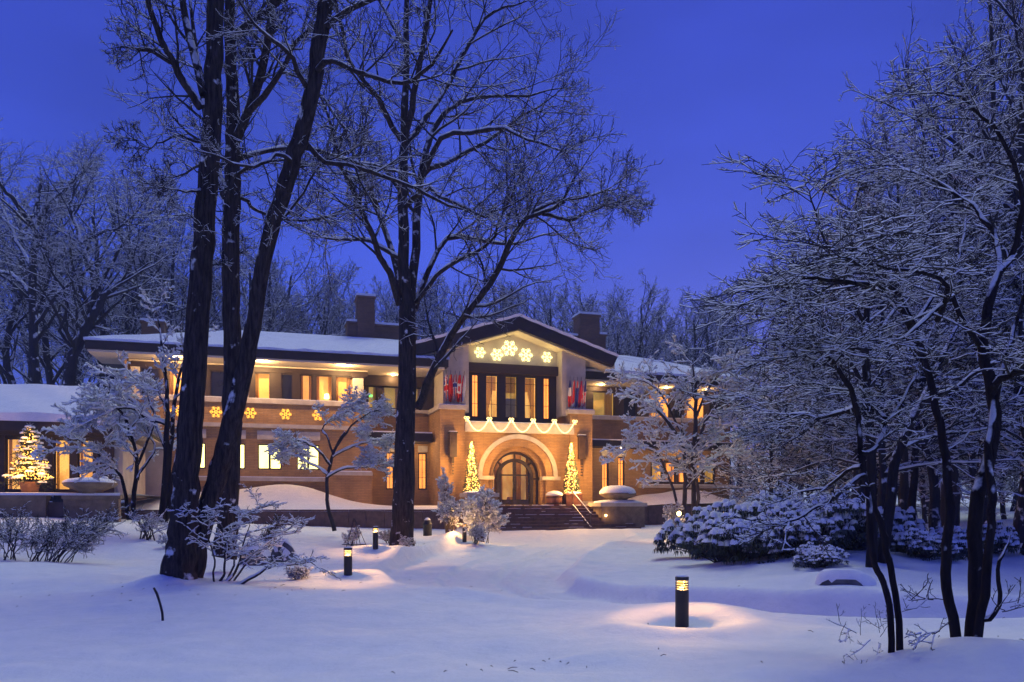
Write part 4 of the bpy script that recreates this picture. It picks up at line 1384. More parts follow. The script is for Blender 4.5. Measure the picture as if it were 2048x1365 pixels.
tag(b1, 'snow bank heaped against the left wing behind the low wall')
RW = empty('retaining_wall', hw(-12, -5.1, -1.4), YAW, 'long low dark retaining wall holding the left snow bank', 'wall')
rgw = random.Random(7)
x = -8.0
while x < 7.3:
    w_ = rgw.uniform(.7, 1.1)
    MB().box(x, min(x + w_ - .015, 7.4), 0 + rgw.uniform(0, .025), .3, -.4, 1.20).build('stone', M_STEP, RW)
    x += w_
def zright(x, y):
    f = ss(-2.6, 2.2, y)
    h = .92 * math.exp(-((x - 11.6) / 1.9) ** 2) + .50 * math.exp(-((x - 8.8) / 1.5) ** 2) + .05
    return -.05 + f * h * 1.0 + .06 * nz(x, y, 1.2, 9)
b2 = bank('snow_bank', 4.3, 15.5, -1.3, 2.98, zright)
tag(b2, 'snow bank heaped against the right wing under its windows')
RW2 = empty('retaining_wall', hw(10, -1.35, -1.4), YAW, 'low dark retaining wall holding the right snow bank', 'wall')
x = -5.6
while x < 5.4:
    w_ = rgw.uniform(.7, 1.1)
    MB().box(x, x + w_ - .015, rgw.uniform(0, .025), .3, -.4, 1.34).build('stone', M_STEP, RW2)
    x += w_
tr = bank('snow_terrace', -26.5, -17.5, -10.1, -.5, lambda x, y: .40 + .05 * nz(x, y, 1.5, 3), 24, 16)
tag(tr, 'snow-covered terrace in front of the annex windows')

# ------------------------------------------------------------------ hero trees
SQ = [0.0]
def limb(pts, d, base, n=16, rg=None, jit=0.0):
    """limb from photo-plane points (px, py, depth offset, radius in px) at depth d, relative to base"""
    q = []
    for px, py, dd, rp_ in pts:
        if SQ[0] and px < 1720:
            px = 1720 - (1720 - px) * SQ[0]
        x, y, z = at(px, py, d + dd)
        q.append((x - base[0], y - base[1], z - base[2], rp_ / F * (d + dd)))
    return poly_limb(q, n, rg, jit)
def stack(ls):
    """limbs with equal n -> arrays"""
    return np.concatenate([a for a, _ in ls]), np.concatenate([b for _, b in ls])

def branch_out(ls, rg, m1=10, m2=8, m3=6, l1=.45, l2=.5, l3=.45, up=(.05, .06, .08), wd=(.12, .16, .2), ang=(48, 12), t0=.25, flat=0, rt=.006, n=(7, 5, 3), rr=(.5, .55, .6), side=0, L3=None, L1=None, L2=None):
    P, R = stack(ls)
    A = grow(P, R, rg, m1, t0, .99, ang, l1, n[0], up[0], wd[0], rr[0], rt * 1.6, flat, .45, L1, min(.012, rt * 2.6), side)
    B = grow(*A, rg, m2, .15, .99, ang, l2, n[1], up[1], wd[1], rr[1], rt * 1.2, flat, .4, L2, min(.008, rt * 1.8), side)
    C = grow(*B, rg, m3, .12, .99, (ang[0] - 4, ang[1]), l3, n[2], up[2], wd[2], rr[2], rt, flat, .3, L3, min(.006, rt * 1.4), side)
    return [A, B, C]

# tree A: twin-trunk oak at left front
rg = np.random.default_rng(101)
ba = at(372, 1150, 14.4)
ba = (ba[0], ba[1], g1(ba[0], ba[1]) - .1)
A1 = limb([(354, 1195, 0, 37.80), (359, 1135, 0, 32.40), (367, 1050, 0, 27.00), (376, 900, 0, 24.30), (392, 700, .1, 22.50), (406, 500, .2, 20.70), (422, 300, .3, 18.00), (430, 100, .4, 16.20), (434, -120, .5, 15.30), (438, -420, .6, 10.80), (445, -800, .7, 4.50)], 14.4, ba, 60, rg, .012)
A2 = limb([(384, 1180, .25, 19.80), (396, 1100, .3, 18.90), (424, 990, .35, 18.90), (455, 880, .3, 18.90), (497, 700, .2, 16.20), (533, 500, .1, 14.40), (578, 350, 0, 16.20), (622, 190, -.1, 15.30), (650, 0, -.2, 14.40), (668, -200, -.3, 11.70), (690, -480, -.4, 6.30)], 14.4, ba, 60, rg, .012)
limbs = [
    limb([(402, 215, .2, 9), (375, 175, .1, 8), (345, 125, 0, 7), (315, 60, -.2, 6), (290, -20, -.4, 5), (270, -120, -.6, 3)], 14.4, ba, 14, rg, .01),
    limb([(408, 190, .2, 9), (390, 120, .5, 8), (372, 40, .8, 7), (360, -60, 1, 5), (350, -160, 1.2, 3), (346, -220, 1.3, 2)], 14.4, ba, 14, rg, .01),
    limb([(340, 125, 0, 4), (310, 105, -.4, 4), (285, 100, -.7, 3.5), (272, 98, -.9, 3), (262, 96, -1, 2), (240, 92, -1.1, 1)], 14.4, ba, 14, rg, .01),
    limb([(404, 285, .1, 3), (360, 272, -.4, 2.5), (325, 285, -.8, 2), (290, 290, -1, 1.3), (280, 285, -1, 1), (270, 280, -1, .6)], 14.4, ba, 14, rg, .02),
    limb([(400, 380, .1, 3), (375, 385, -.4, 2.2), (350, 380, -.8, 1.6), (335, 375, -1, 1), (325, 372, -1, .8), (315, 370, -1, .5)], 14.4, ba, 14, rg, .02),
    limb([(640, 70, -.1, 7), (680, 30, -.4, 6), (730, 5, -.8, 5), (800, -20, -1.2, 4), (860, -60, -1.6, 3), (900, -100, -2, 2)], 14.4, ba, 14, rg, .01),
    limb([(628, 150, -.1, 7), (660, 120, -.5, 6), (720, 145, -1.0, 5), (800, 165, -1.5, 4.5), (850, 145, -2, 4), (905, 60, -2.6, 2)], 14.4, ba, 14, rg, .01),
    limb([(600, 270, 0, 6), (640, 320, .3, 5), (700, 330, .6, 4.5), (790, 360, .9, 4), (880, 400, 1.2, 3), (950, 430, 1.5, 1.5)], 14.4, ba, 14, rg, .015),
    limb([(588, 330, .0, 5), (555, 310, -.5, 4), (520, 330, -1, 3.5), (470, 325, -1.4, 3), (430, 310, -1.8, 2), (390, 300, -2, 1)], 14.4, ba, 14, rg, .015),
    limb([(620, 200, .0, 6), (590, 130, -.5, 5), (560, 90, -.8, 4), (510, 50, -1, 3), (470, -10, -1.2, 2), (440, -60, -1.4, 1)], 14.4, ba, 14, rg, .015),
    limb([(540, 470, .1, 4), (570, 430, .5, 3.2), (610, 380, .8, 2.6), (640, 330, 1, 2), (655, 290, 1.2, 1.4), (665, 250, 1.3, .8)], 14.4, ba, 14, rg, .015),
    limb([(650, 0, -.2, 8), (700, -80, -.6, 7), (760, -180, -1, 5), (830, -260, -1.4, 4), (880, -340, -1.6, 3), (920, -400, -2, 1)], 14.4, ba, 14, rg, .015),
    limb([(434, -60, .4, 8), (400, -140, .2, 7), (350, -220, 0, 5), (300, -290, -.4, 4), (260, -340, -.6, 3), (220, -380, -1, 1)], 14.4, ba, 14, rg, .015),
]
tw = branch_out(limbs, rg, 9, 8, 7, .42, .45, .42, up=(.05, .05, .05), wd=(.16, .2, .25), rt=.0035, L1=(.3, 1.5), L2=(.15, .7), L3=(.08, .32))
# small shoots straight off the trunks
P, R = stack([limb([(400, 500, .1, 20), (430, 100, .3, 18), (436, -200, .4, 14)], 14.4, ba, 14), limb([(520, 560, .1, 18), (600, 270, .0, 17), (655, -60, -.2, 14)], 14.4, ba, 14)])
s1 = grow(P, R, rg, 16, .0, .98, (70, 15), .1, 6, .02, .18, .12, .005, 0, 0, (.5, 1.2), .012)
s2 = grow(*s1, rg, 7, .2, .99, (50, 12), .45, 4, .04, .2, .6, .004, 0, .3, (.15, .5), .006)
s3 = grow(*s2, rg, 5, .2, .99, (45, 12), .45, 3, .04, .2, .6, .004, 0, .3, (.08, .3), .005)
TA = plant('oak_tree', ba, [bark_trunk(*A1, 56, rg, .05), bark_trunk(*A2, 48, rg, .05)] + [tubes(a, b, 7) for a, b in limbs], tw + [s1, s2, s3], rg,
           'nearest big tree with two dark furrowed trunks, one leaning right, left of the drive', 'tree', snow=(.0030, .75, .5, .04), m_trunk=M_BARK, snow_extra=limbs)

# tree B: straight trunk just behind
rg = np.random.default_rng(102)
bb_ = at(452, 1100, 17.0); bb_ = (bb_[0], bb_[1], g1(bb_[0], bb_[1]) - .1)
B1 = limb([(448, 1115, 0, 24.30), (455, 1030, 0, 19.80), (462, 850, 0, 17.10), (464, 650, 0, 16.20), (462, 500, 0, 16.20), (464, 380, 0, 15.30), (466, 280, 0, 13.50), (465, 180, 0, 11.70), (460, 60, 0, 9.90), (458, -100, 0, 8.10), (462, -300, 0, 5.40), (470, -600, 0, 2.70)], 17, bb_, 50, rg, .012)
limbs = [
    limb([(455, 400, .1, 9), (445, 370, .2, 9), (432, 330, .4, 8), (415, 250, .7, 7), (400, 150, 1, 5), (380, 0, 1.4, 3)], 17, bb_, 14, rg, .012),
    limb([(470, 280, 0, 10), (492, 235, -.2, 9), (512, 180, -.4, 9), (530, 110, -.7, 8), (545, 20, -1, 7), (556, -120, -1.3, 4)], 17, bb_, 14, rg, .012),
    limb([(500, 220, -.3, 7), (535, 180, -.8, 6), (565, 140, -1.2, 5), (590, 85, -1.6, 4), (640, 40, -2, 3), (690, -20, -2.4, 1.5)], 17, bb_, 14, rg, .012),
    limb([(466, 75, 0, 9), (490, 55, -.2, 8), (520, 35, -.5, 7), (560, 0, -.9, 6), (600, -60, -1.2, 5), (640, -140, -1.6, 3)], 17, bb_, 14, rg, .012),
    limb([(470, 320, .1, 5), (520, 305, .5, 4.5), (600, 295, 1, 4), (690, 320, 1.5, 3.5), (760, 335, 2, 3), (830, 350, 2.4, 1.5)], 17, bb_, 14, rg, .015),
    limb([(470, 350, -.1, 3.5), (500, 330, -.6, 3), (560, 320, -1, 2.6), (620, 330, -1.4, 2.2), (680, 310, -1.8, 1.6), (720, 290, -2, 1)], 17, bb_, 14, rg, .02),
    limb([(480, 395, 0, 4), (510, 420, .4, 3.5), (540, 430, .8, 3), (600, 440, 1.2, 2.5), (660, 430, 1.6, 2), (720, 400, 2, 1)], 17, bb_, 14, rg, .02),
    limb([(458, -60, 0, 8), (420, -140, .3, 7), (380, -230, .6, 5), (340, -330, 1, 4), (300, -420, 1.3, 3), (280, -480, 1.5, 1)], 17, bb_, 14, rg, .02),
    limb([(460, -160, 0, 7), (500, -240, -.3, 6), (540, -330, -.6, 5), (590, -430, -1, 4), (640, -520, -1.3, 3), (670, -600, -1.5, 1)], 17, bb_, 14, rg, .02),
]
tw = branch_out(limbs, rg, 10, 8, 7, .42, .45, .42, up=(.05, .05, .05), wd=(.16, .2, .25), rt=.004, L1=(.35, 1.8), L2=(.18, .8), L3=(.09, .36))
P, R = stack([limb([(463, 560, 0, 20), (464, 300, 0, 15), (460, 0, 0, 11)], 17, bb_, 14)])
s1 = grow(P, R, rg, 26, .0, .98, (72, 15), .1, 6, .02, .18, .12, .005, 0, 0, (.5, 1.5), .012)
s2 = grow(*s1, rg, 8, .2, .99, (50, 12), .45, 4, .04, .2, .6, .004, 0, .3, (.15, .6), .006)
s3 = grow(*s2, rg, 6, .2, .99, (45, 12), .45, 3, .04, .2, .6, .004, 0, .3, (.08, .3), .005)
TB = plant('oak_tree', bb_, [bark_trunk(*B1, 48, rg, .05)] + [tubes(a, b, 7) for a, b in limbs], tw + [s1, s2, s3], rg,
           'straight dark tree standing close behind the leaning twin-trunk tree', 'tree', snow=(.0033, .75, .5, .04), m_trunk=M_BARK, snow_extra=limbs)

# tree C: wide crowned tree before the entrance
rg = np.random.default_rng(103)
bc = at(805, 1090, 27.0); bc = (bc[0], bc[1], g1(bc[0], bc[1]) - .1)
D = 27.0
C1 = limb([(803, 1100, 0, 26), (806, 1040, 0, 22), (809, 900, 0, 20), (814, 750, 0, 18), (814, 620, 0, 16), (808, 540, 0, 11.5), (805, 400, 0, 10), (808, 280, 0, 8), (813, 150, 0, 6), (814, 20, 0, 5), (816, -150, 0, 3), (820, -320, 0, 1.5)], D, bc, 44, rg, .015)
limbs = [
    limb([(820, 620, .2, 11), (829, 520, .5, 9), (836, 420, .8, 8), (842, 350, 1, 7), (860, 270, 1.4, 6), (900, 215, 1.9, 5), (950, 198, 2.4, 4), (1010, 192, 3, 3), (1070, 188, 3.4, 2.2), (1130, 175, 4, 1)], D, bc, 16, rg, .03),
    limb([(845, 355, 1, 6), (862, 310, .6, 5.5), (890, 270, .2, 5), (940, 262, -.4, 4.5), (1000, 256, -1, 4), (1040, 270, -1.4, 3), (1080, 285, -1.8, 2.4), (1110, 295, -2, 1.6), (1130, 303, -2.2, 1), (1140, 306, -2.3, .6)], D, bc, 16, rg, .03),
    limb([(845, 350, 1, 6), (880, 330, 1.6, 5.5), (920, 310, 2.2, 5), (970, 285, 2.8, 4), (1010, 255, 3.2, 3.4), (1050, 230, 3.6, 2.6), (1085, 205, 4, 2), (1110, 190, 4.2, 1.4), (1120, 180, 4.3, 1), (1130, 172, 4.4, .6)], D, bc, 16, rg, .03),
    limb([(806, 300, 0, 7), (820, 230, -.4, 6.5), (830, 180, -.8, 6), (845, 100, -1.2, 5), (856, 30, -1.6, 4.5), (866, -60, -2, 4), (880, -140, -2.4, 3), (890, -200, -2.7, 2), (900, -250, -3, 1.4), (905, -290, -3, .8)], D, bc, 16, rg, .03),
    limb([(812, 290, 0, 6), (850, 240, .5, 5.5), (885, 190, 1, 5), (920, 120, 1.6, 4.5), (950, 70, 2, 4), (975, 30, 2.4, 3.4), (1010, 15, 2.8, 2.4), (1040, 8, 3.2, 1.6), (1060, 4, 3.4, 1), (1075, 0, 3.6, .6)], D, bc, 16, rg, .03),
    limb([(800, 610, -.1, 8), (780, 560, -.5, 7), (755, 500, -.9, 6), (735, 440, -1.3, 5.5), (710, 390, -1.6, 5), (690, 345, -2, 4.2), (680, 310, -2.3, 3.4), (665, 260, -2.6, 2.6), (645, 200, -3, 1.8), (630, 160, -3.2, 1)], D, bc, 16, rg, .03),
    limb([(802, 590, .2, 7), (788, 520, .6, 6), (765, 450, 1, 5.5), (742, 380, 1.4, 5), (715, 330, 1.8, 4.4), (700, 280, 2.2, 3.6), (665, 225, 2.6, 3), (640, 190, 3, 2.2), (620, 160, 3.4, 1.5), (600, 130, 3.8, .8)], D, bc, 16, rg, .03),
    limb([(803, 280, 0, 6), (775, 235, -.5, 5.4), (750, 190, -1, 5), (720, 150, -1.4, 4.4), (700, 120, -1.8, 4), (685, 60, -2.2, 3.4), (670, 10, -2.6, 3), (655, -40, -3, 2.2), (640, -90, -3.4, 1.5), (630, -120, -3.6, .8)], D, bc, 16, rg, .03),
    limb([(836, 815, .1, 9), (850, 780, -.3, 8.5), (872, 730, -.7, 8), (905, 665, -1.2, 7.5), (950, 605, -1.7, 7), (988, 555, -2.1, 6.4), (1018, 490, -2.5, 6), (1045, 440, -2.9, 5), (1085, 425, -3.2, 4), (1130, 403, -3.6, 3.2)], D, bc, 16, rg, .025),
    limb([(1085, 428, -3.2, 4), (1115, 432, -3.4, 4), (1140, 442, -3.6, 3.6), (1165, 430, -3.9, 3), (1185, 420, -4.1, 2.4), (1205, 412, -4.3, 2), (1220, 405, -4.5, 1.6), (1235, 402, -4.6, 1.2), (1248, 404, -4.7, .8), (1256, 408, -4.8, .5)], D, bc, 16, rg, .02),
    limb([(1045, 440, -2.9, 4), (1090, 410, -2.6, 3.6), (1130, 400, -2.3, 3), (1165, 395, -2, 2.4), (1195, 385, -1.8, 2), (1215, 380, -1.6, 1.5), (1230, 378, -1.5, 1.1), (1240, 376, -1.4, .8), (1248, 374, -1.4, .6), (1254, 373, -1.3, .4)], D, bc, 16, rg, .02),
    limb([(830, 620, .3, 6), (850, 560, .8, 5.4), (880, 490, 1.2, 5), (920, 472, 1.6, 4.5), (970, 480, 2, 3.6), (1010, 490, 2.4, 2.8), (1050, 480, 2.8, 2), (1080, 470, 3.1, 1.5), (1110, 468, 3.4, 1), (1130, 470, 3.5, .6)], D, bc, 16, rg, .03),
    limb([(832, 605, .2, 5), (865, 560, -.4, 4.6), (900, 530, -.9, 4.2), (950, 510, -1.4, 3.6), (985, 480, -1.8, 3), (1000, 440, -2.1, 2.4), (1020, 400, -2.4, 2), (1035, 360, -2.7, 1.5), (1050, 330, -3, 1), (1060, 310, -3.1, .6)], D, bc, 16, rg, .03),
    limb([(806, 520, .1, 5), (770, 500, .5, 4.5), (735, 478, .9, 4), (700, 475, 1.3, 3.5), (665, 478, 1.7, 3), (640, 470, 2, 2.4), (620, 460, 2.3, 1.8), (600, 452, 2.6, 1.3), (585, 448, 2.8, .9), (575, 446, 2.9, .6)], D, bc, 16, rg, .03),
    limb([(806, 420, 0, 5.5), (850, 375, -.6, 5), (890, 400, -1.2, 4.4), (930, 415, -1.8, 4), (960, 430, -2.3, 3.4), (990, 425, -2.8, 2.6), (1020, 410, -3.2, 2), (1050, 395, -3.6, 1.4), (1070, 385, -3.9, 1), (1085, 380, -4.1, .6)], D, bc, 16, rg, .03),
    limb([(814, 100, 0, 4), (790, 60, .4, 3.6), (770, 20, .8, 3.2), (745, -30, 1.2, 2.8), (730, -70, 1.5, 2.4), (715, -110, 1.8, 2), (700, -150, 2, 1.6), (690, -180, 2.2, 1.2), (680, -200, 2.4, .8), (675, -215, 2.5, .5)], D, bc, 16, rg, .03),
]
tw = branch_out(limbs, rg, 15, 9, 6, .38, .42, .42, up=(.04, .05, .06), wd=(.14, .18, .22), rt=.0055, L1=(.6, 3.0), L2=(.3, 1.3), L3=(.15, .55), t0=.18)
TC = plant('oak_tree', bc, [bark_trunk(*C1, 40, rg, .05)] + [tubes(a, b, 7) for a, b in limbs], tw, rg,
           'wide-crowned bare tree standing alone on the lawn left of the entrance', 'tree', snow=(.0045, .75, .5, .045), m_trunk=M_BARK, snow_extra=limbs)

# ------------------------------------------------------------------ snow-laden small trees
def gbase(px, py, d, sink=.08):
    x, y, z = at(px, py, d)
    return (x, y, g1(x, y) - sink)

def spread(ls, rg, m1, m2, m3, L1, L2, L3, flat=.5, rt=.005, up=(.0, .02, .03), n=(7, 5, 3), t0=.2, side=.6, ang=(52, 12)):
    return branch_out(ls, rg, m1, m2, m3, .5, .5, .45, up=up, wd=(.14, .18, .22), ang=ang, t0=t0, flat=flat, rt=rt, n=n, side=side, L1=L1, L2=L2, L3=L3)
HEAVY = (.024, 1.4, .05, .11)

def stems(base_d, base, rows, rg, n=16, jit=.02):
    return [limb(r, base_d, base, n, rg, jit) for r in rows]

SQ[0] = .68
# right front multi-stem maple (E)
rg = np.random.default_rng(201)
d = 7.3
be = gbase(1930, 1345, d)
ls = stems(d, be, [
    [(1922, 1350, 0, 11.22), (1912, 1270, 0, 9.90), (1895, 1180, 0, 9.24), (1893, 1100, 0, 9.24), (1900, 1000, .05, 8.58), (1890, 900, .1, 7.92), (1868, 800, .15, 7.26), (1845, 710, .2, 6.60), (1815, 620, .25, 5.28), (1790, 578, .3, 4.62), (1740, 555, .35, 3.30)],
    [(1935, 1350, .1, 14.08), (1942, 1250, .1, 13.20), (1952, 1120, .15, 13.20), (1952, 1000, .2, 13.20), (1978, 920, .25, 12.32), (1990, 840, .3, 11.44), (1980, 760, .3, 10.56), (1966, 700, .35, 9.68), (1978, 610, .4, 8.80), (2000, 545, .4, 7.04), (2030, 510, .5, 5.28)],
    [(1942, 1345, -.1, 9.36), (1958, 1260, -.1, 8.58), (1972, 1160, -.1, 8.58), (1980, 1060, -.1, 7.80), (1984, 980, 0, 7.80), (1975, 900, .1, 7.02), (1984, 840, .2, 7.02), (1995, 780, .3, 6.24), (2015, 700, .4, 4.68), (2040, 620, .5, 3.90), (2060, 540, .6, 3.12)],
], rg, 30, .006)
lb = [
    limb([(1838, 690, .2, 7), (1800, 615, 0, 6.5), (1760, 575, -.2, 6), (1700, 565, -.4, 5.5), (1640, 562, -.6, 5), (1580, 555, -.8, 4), (1520, 570, -1, 3), (1470, 590, -1.1, 2), (1430, 592, -1.2, 1.2)], d, be, 14, rg, .01),
    limb([(1800, 595, .3, 6), (1770, 540, .5, 5.5), (1730, 500, .7, 5), (1680, 505, .9, 4.5), (1620, 495, 1.1, 4), (1570, 510, 1.3, 3), (1520, 540, 1.5, 2.2), (1480, 560, 1.6, 1.5), (1450, 570, 1.7, 1)], d, be, 14, rg, .01),
    limb([(1850, 720, .2, 6), (1820, 665, .6, 5), (1860, 600, 1, 4.5), (1885, 560, 1.3, 4), (1910, 530, 1.6, 3.4), (1925, 490, 1.9, 2.8), (1930, 440, 2.1, 2), (1925, 400, 2.3, 1.5), (1915, 370, 2.4, 1)], d, be, 14, rg, .01),
    limb([(1875, 640, .2, 6), (1890, 600, -.2, 5), (1895, 570, -.4, 4.5), (1850, 545, -.7, 4), (1800, 540, -1, 3.5), (1740, 530, -1.2, 3), (1690, 520, -1.4, 2.2), (1650, 510, -1.6, 1.6), (1620, 500, -1.7, 1)], d, be, 14, rg, .01),
    limb([(1985, 790, .3, 8), (1998, 765, .2, 8), (2020, 750, .1, 7), (2050, 738, 0, 7), (2090, 720, -.2, 6), (2140, 700, -.4, 5), (2190, 670, -.6, 4), (2230, 640, -.8, 3), (2260, 620, -1, 2)], d, be, 14, rg, .01),
    limb([(1966, 700, .35, 6), (1930, 640, .1, 5.5), (1900, 600, -.1, 5), (1850, 640, -.3, 4.5), (1790, 690, -.5, 4), (1730, 700, -.7, 3.4), (1670, 690, -.9, 2.6), (1620, 700, -1, 2), (1580, 705, -1.1, 1.4)], d, be, 14, rg, .01),
    limb([(2000, 545, .4, 6), (1990, 480, .6, 5.5), (1960, 430, .8, 5), (1930, 400, 1, 4), (1890, 370, 1.2, 3.4), (1850, 350, 1.4, 2.6), (1810, 340, 1.6, 2), (1780, 330, 1.7, 1.5), (1750, 325, 1.8, 1)], d, be, 14, rg, .01),
    limb([(2020, 520, .5, 6), (2040, 460, .4, 5.5), (2045, 400, .3, 5), (2030, 330, .2, 4.4), (2000, 270, .1, 3.6), (1960, 230, 0, 3), (1920, 200, -.1, 2.2), (1890, 190, -.2, 1.6), (1860, 180, -.3, 1)], d, be, 14, rg, .01),
    limb([(1968, 1240, -.1, 5), (1985, 1232, -.2, 4.6), (2000, 1205, -.2, 4.4), (1996, 1165, -.25, 4), (1998, 1130, -.3, 3.6), (2006, 1108, -.3, 3), (2012, 1095, -.3, 2), (2018, 1080, -.3, 1.4), (2022, 1070, -.3, 1)], d, be, 14, rg, .004),
]
tw = spread(lb[:8], rg, 18, 9, 6, (.18, .62), (.10, .30), (.045, .13), .35, .0022)
low = [limb([(1900, 1190, 0, 3), (1880, 1200, -.3, 2), (1850, 1195, -.5, 1.6), (1820, 1200, -.7, 1)], d, be, 14, rg, .004), limb([(1960, 1200, -.1, 3), (1990, 1225, -.4, 2), (2020, 1215, -.6, 1.5), (2055, 1195, -.8, 1)], d, be, 14, rg, .004), limb([(1905, 1230, 0, 2), (1880, 1262, -.3, 1.6), (1860, 1268, -.5, 1.2), (1840, 1265, -.6, .8)], d, be, 14, rg, .004)]
t1 = branch_out(low, rg, 6, 3, 2, .4, .4, .4, rt=.002, L1=(.1, .3), L2=(.05, .15), L3=(.03, .08))
TE = plant('maple_tree', be, [bark_trunk(*ls[0], 22, rg, .05), bark_trunk(*ls[1], 22, rg, .05), bark_trunk(*ls[2], 20, rg, .05)] + [tubes(a, b, 7) for a, b in lb], tw + t1, rg,
           'slender multi-stem maple with snow on its branches at right front', 'tree', snow=(.0030, .85, .52, .032), snow_extra=lb, m_trunk=M_BARK2)

# double-stemmed young maple left of it (D)
rg = np.random.default_rng(202)
d = 7.0
bd = gbase(1786, 1355, d)
ls = stems(d, bd, [
    [(1780, 1360, 0, 6.40), (1783, 1290, 0, 6.40), (1779, 1220, 0, 6.00), (1766, 1160, 0, 6.00), (1750, 1130, 0, 6.00), (1742, 1060, 0, 5.60), (1738, 1000, .05, 5.60), (1728, 950, .1, 5.60), (1719, 880, .15, 5.20), (1716, 830, .2, 4.80)],
    [(1800, 1365, .1, 7.20), (1798, 1280, .1, 6.80), (1793, 1200, .1, 6.40), (1780, 1130, .1, 6.40), (1772, 1090, .1, 6.40), (1762, 1050, .1, 6.00), (1745, 1005, .1, 5.60), (1735, 970, .12, 5.60), (1728, 945, .12, 5.60), (1722, 900, .15, 4.80)],
], rg, 26, .004)
lb = [
    limb([(1728, 950, .1, 5), (1700, 962, -.1, 5), (1665, 980, -.2, 4.6), (1630, 1000, -.3, 4.2), (1590, 1014, -.4, 3.6), (1550, 1030, -.6, 3), (1510, 1045, -.7, 2.2), (1470, 1050, -.8, 1.6), (1430, 1055, -.9, 1)], d, bd, 14, rg, .006),
    limb([(1722, 935, .1, 4), (1690, 940, .3, 3.6), (1660, 955, .5, 3.2), (1620, 975, .7, 2.6), (1580, 980, .9, 2.2), (1540, 985, 1.1, 1.8), (1500, 1000, 1.2, 1.4), (1470, 1005, 1.3, 1), (1440, 1010, 1.4, .8)], d, bd, 14, rg, .006),
    limb([(1720, 905, .1, 6), (1740, 905, .2, 5.5), (1760, 885, .3, 5), (1772, 850, .4, 5), (1768, 835, .4, 4.6), (1752, 822, .5, 4.2), (1740, 820, .5, 3.6), (1720, 800, .6, 3), (1700, 790, .7, 2)], d, bd, 14, rg, .006),
    limb([(1716, 835, .2, 6), (1706, 805, .1, 5.6), (1690, 770, 0, 5.2), (1660, 740, -.1, 4.6), (1630, 715, -.2, 4), (1590, 700, -.3, 3.4), (1550, 690, -.4, 2.6), (1510, 690, -.5, 2), (1470, 695, -.6, 1.2)], d, bd, 14, rg, .006),
    limb([(1712, 815, .2, 5), (1680, 822, .4, 4.4), (1640, 830, .6, 3.8), (1600, 835, .8, 3.2), (1560, 828, 1, 2.6), (1520, 830, 1.2, 2.2), (1480, 840, 1.4, 1.6), (1450, 850, 1.5, 1.2), (1420, 860, 1.6, .8)], d, bd, 14, rg, .006),
    limb([(1768, 848, .4, 4), (1800, 810, .6, 3.6), (1820, 770, .8, 3), (1840, 730, 1, 2.6), (1850, 690, 1.2, 2), (1870, 650, 1.4, 1.6), (1880, 620, 1.5, 1.2), (1890, 600, 1.6, 1), (1895, 590, 1.6, .8)], d, bd, 14, rg, .006),
]
tw = spread(lb[2:], rg, 18, 9, 6, (.14, .46), (.08, .24), (.035, .11), .3, .002, side=.45) + spread(lb[:2], rg, 11, 6, 5, (.12, .36), (.07, .2), (.03, .1), .25, .002, side=.4)
low = [limb([(1790, 1310, .1, 1.8), (1750, 1285, -.1, 1.5), (1700, 1262, -.3, 1.2), (1655, 1240, -.5, .8)], d, bd, 14, rg, .004), limb([(1785, 1320, .1, 1.6), (1760, 1330, -.1, 1.3), (1725, 1335, -.2, 1.1), (1690, 1345, -.3, .7)], d, bd, 14, rg, .004), limb([(1770, 1300, .0, 2), (1760, 1270, .2, 1.6), (1765, 1245, .3, 1.2), (1772, 1230, .4, .8)], d, bd, 14, rg, .004)]
t1 = branch_out(low, rg, 7, 3, 2, .35, .4, .4, rt=.0012, L1=(.10, .26), L2=(.04, .12), L3=(.02, .05), rr=(.35, .4, .5))
TD = plant('maple_tree', bd, [bark_trunk(*ls[0], 16, rg, .04), bark_trunk(*ls[1], 16, rg, .04)] + [tubes(a, b, 7) for a, b in lb], tw + t1, rg,
           'young maple with two thin crossing stems beside the multi-stem maple', 'tree', snow=(.0030, .85, .52, .032), snow_extra=lb, m_trunk=M_BARK2)

SQ[0] = 0
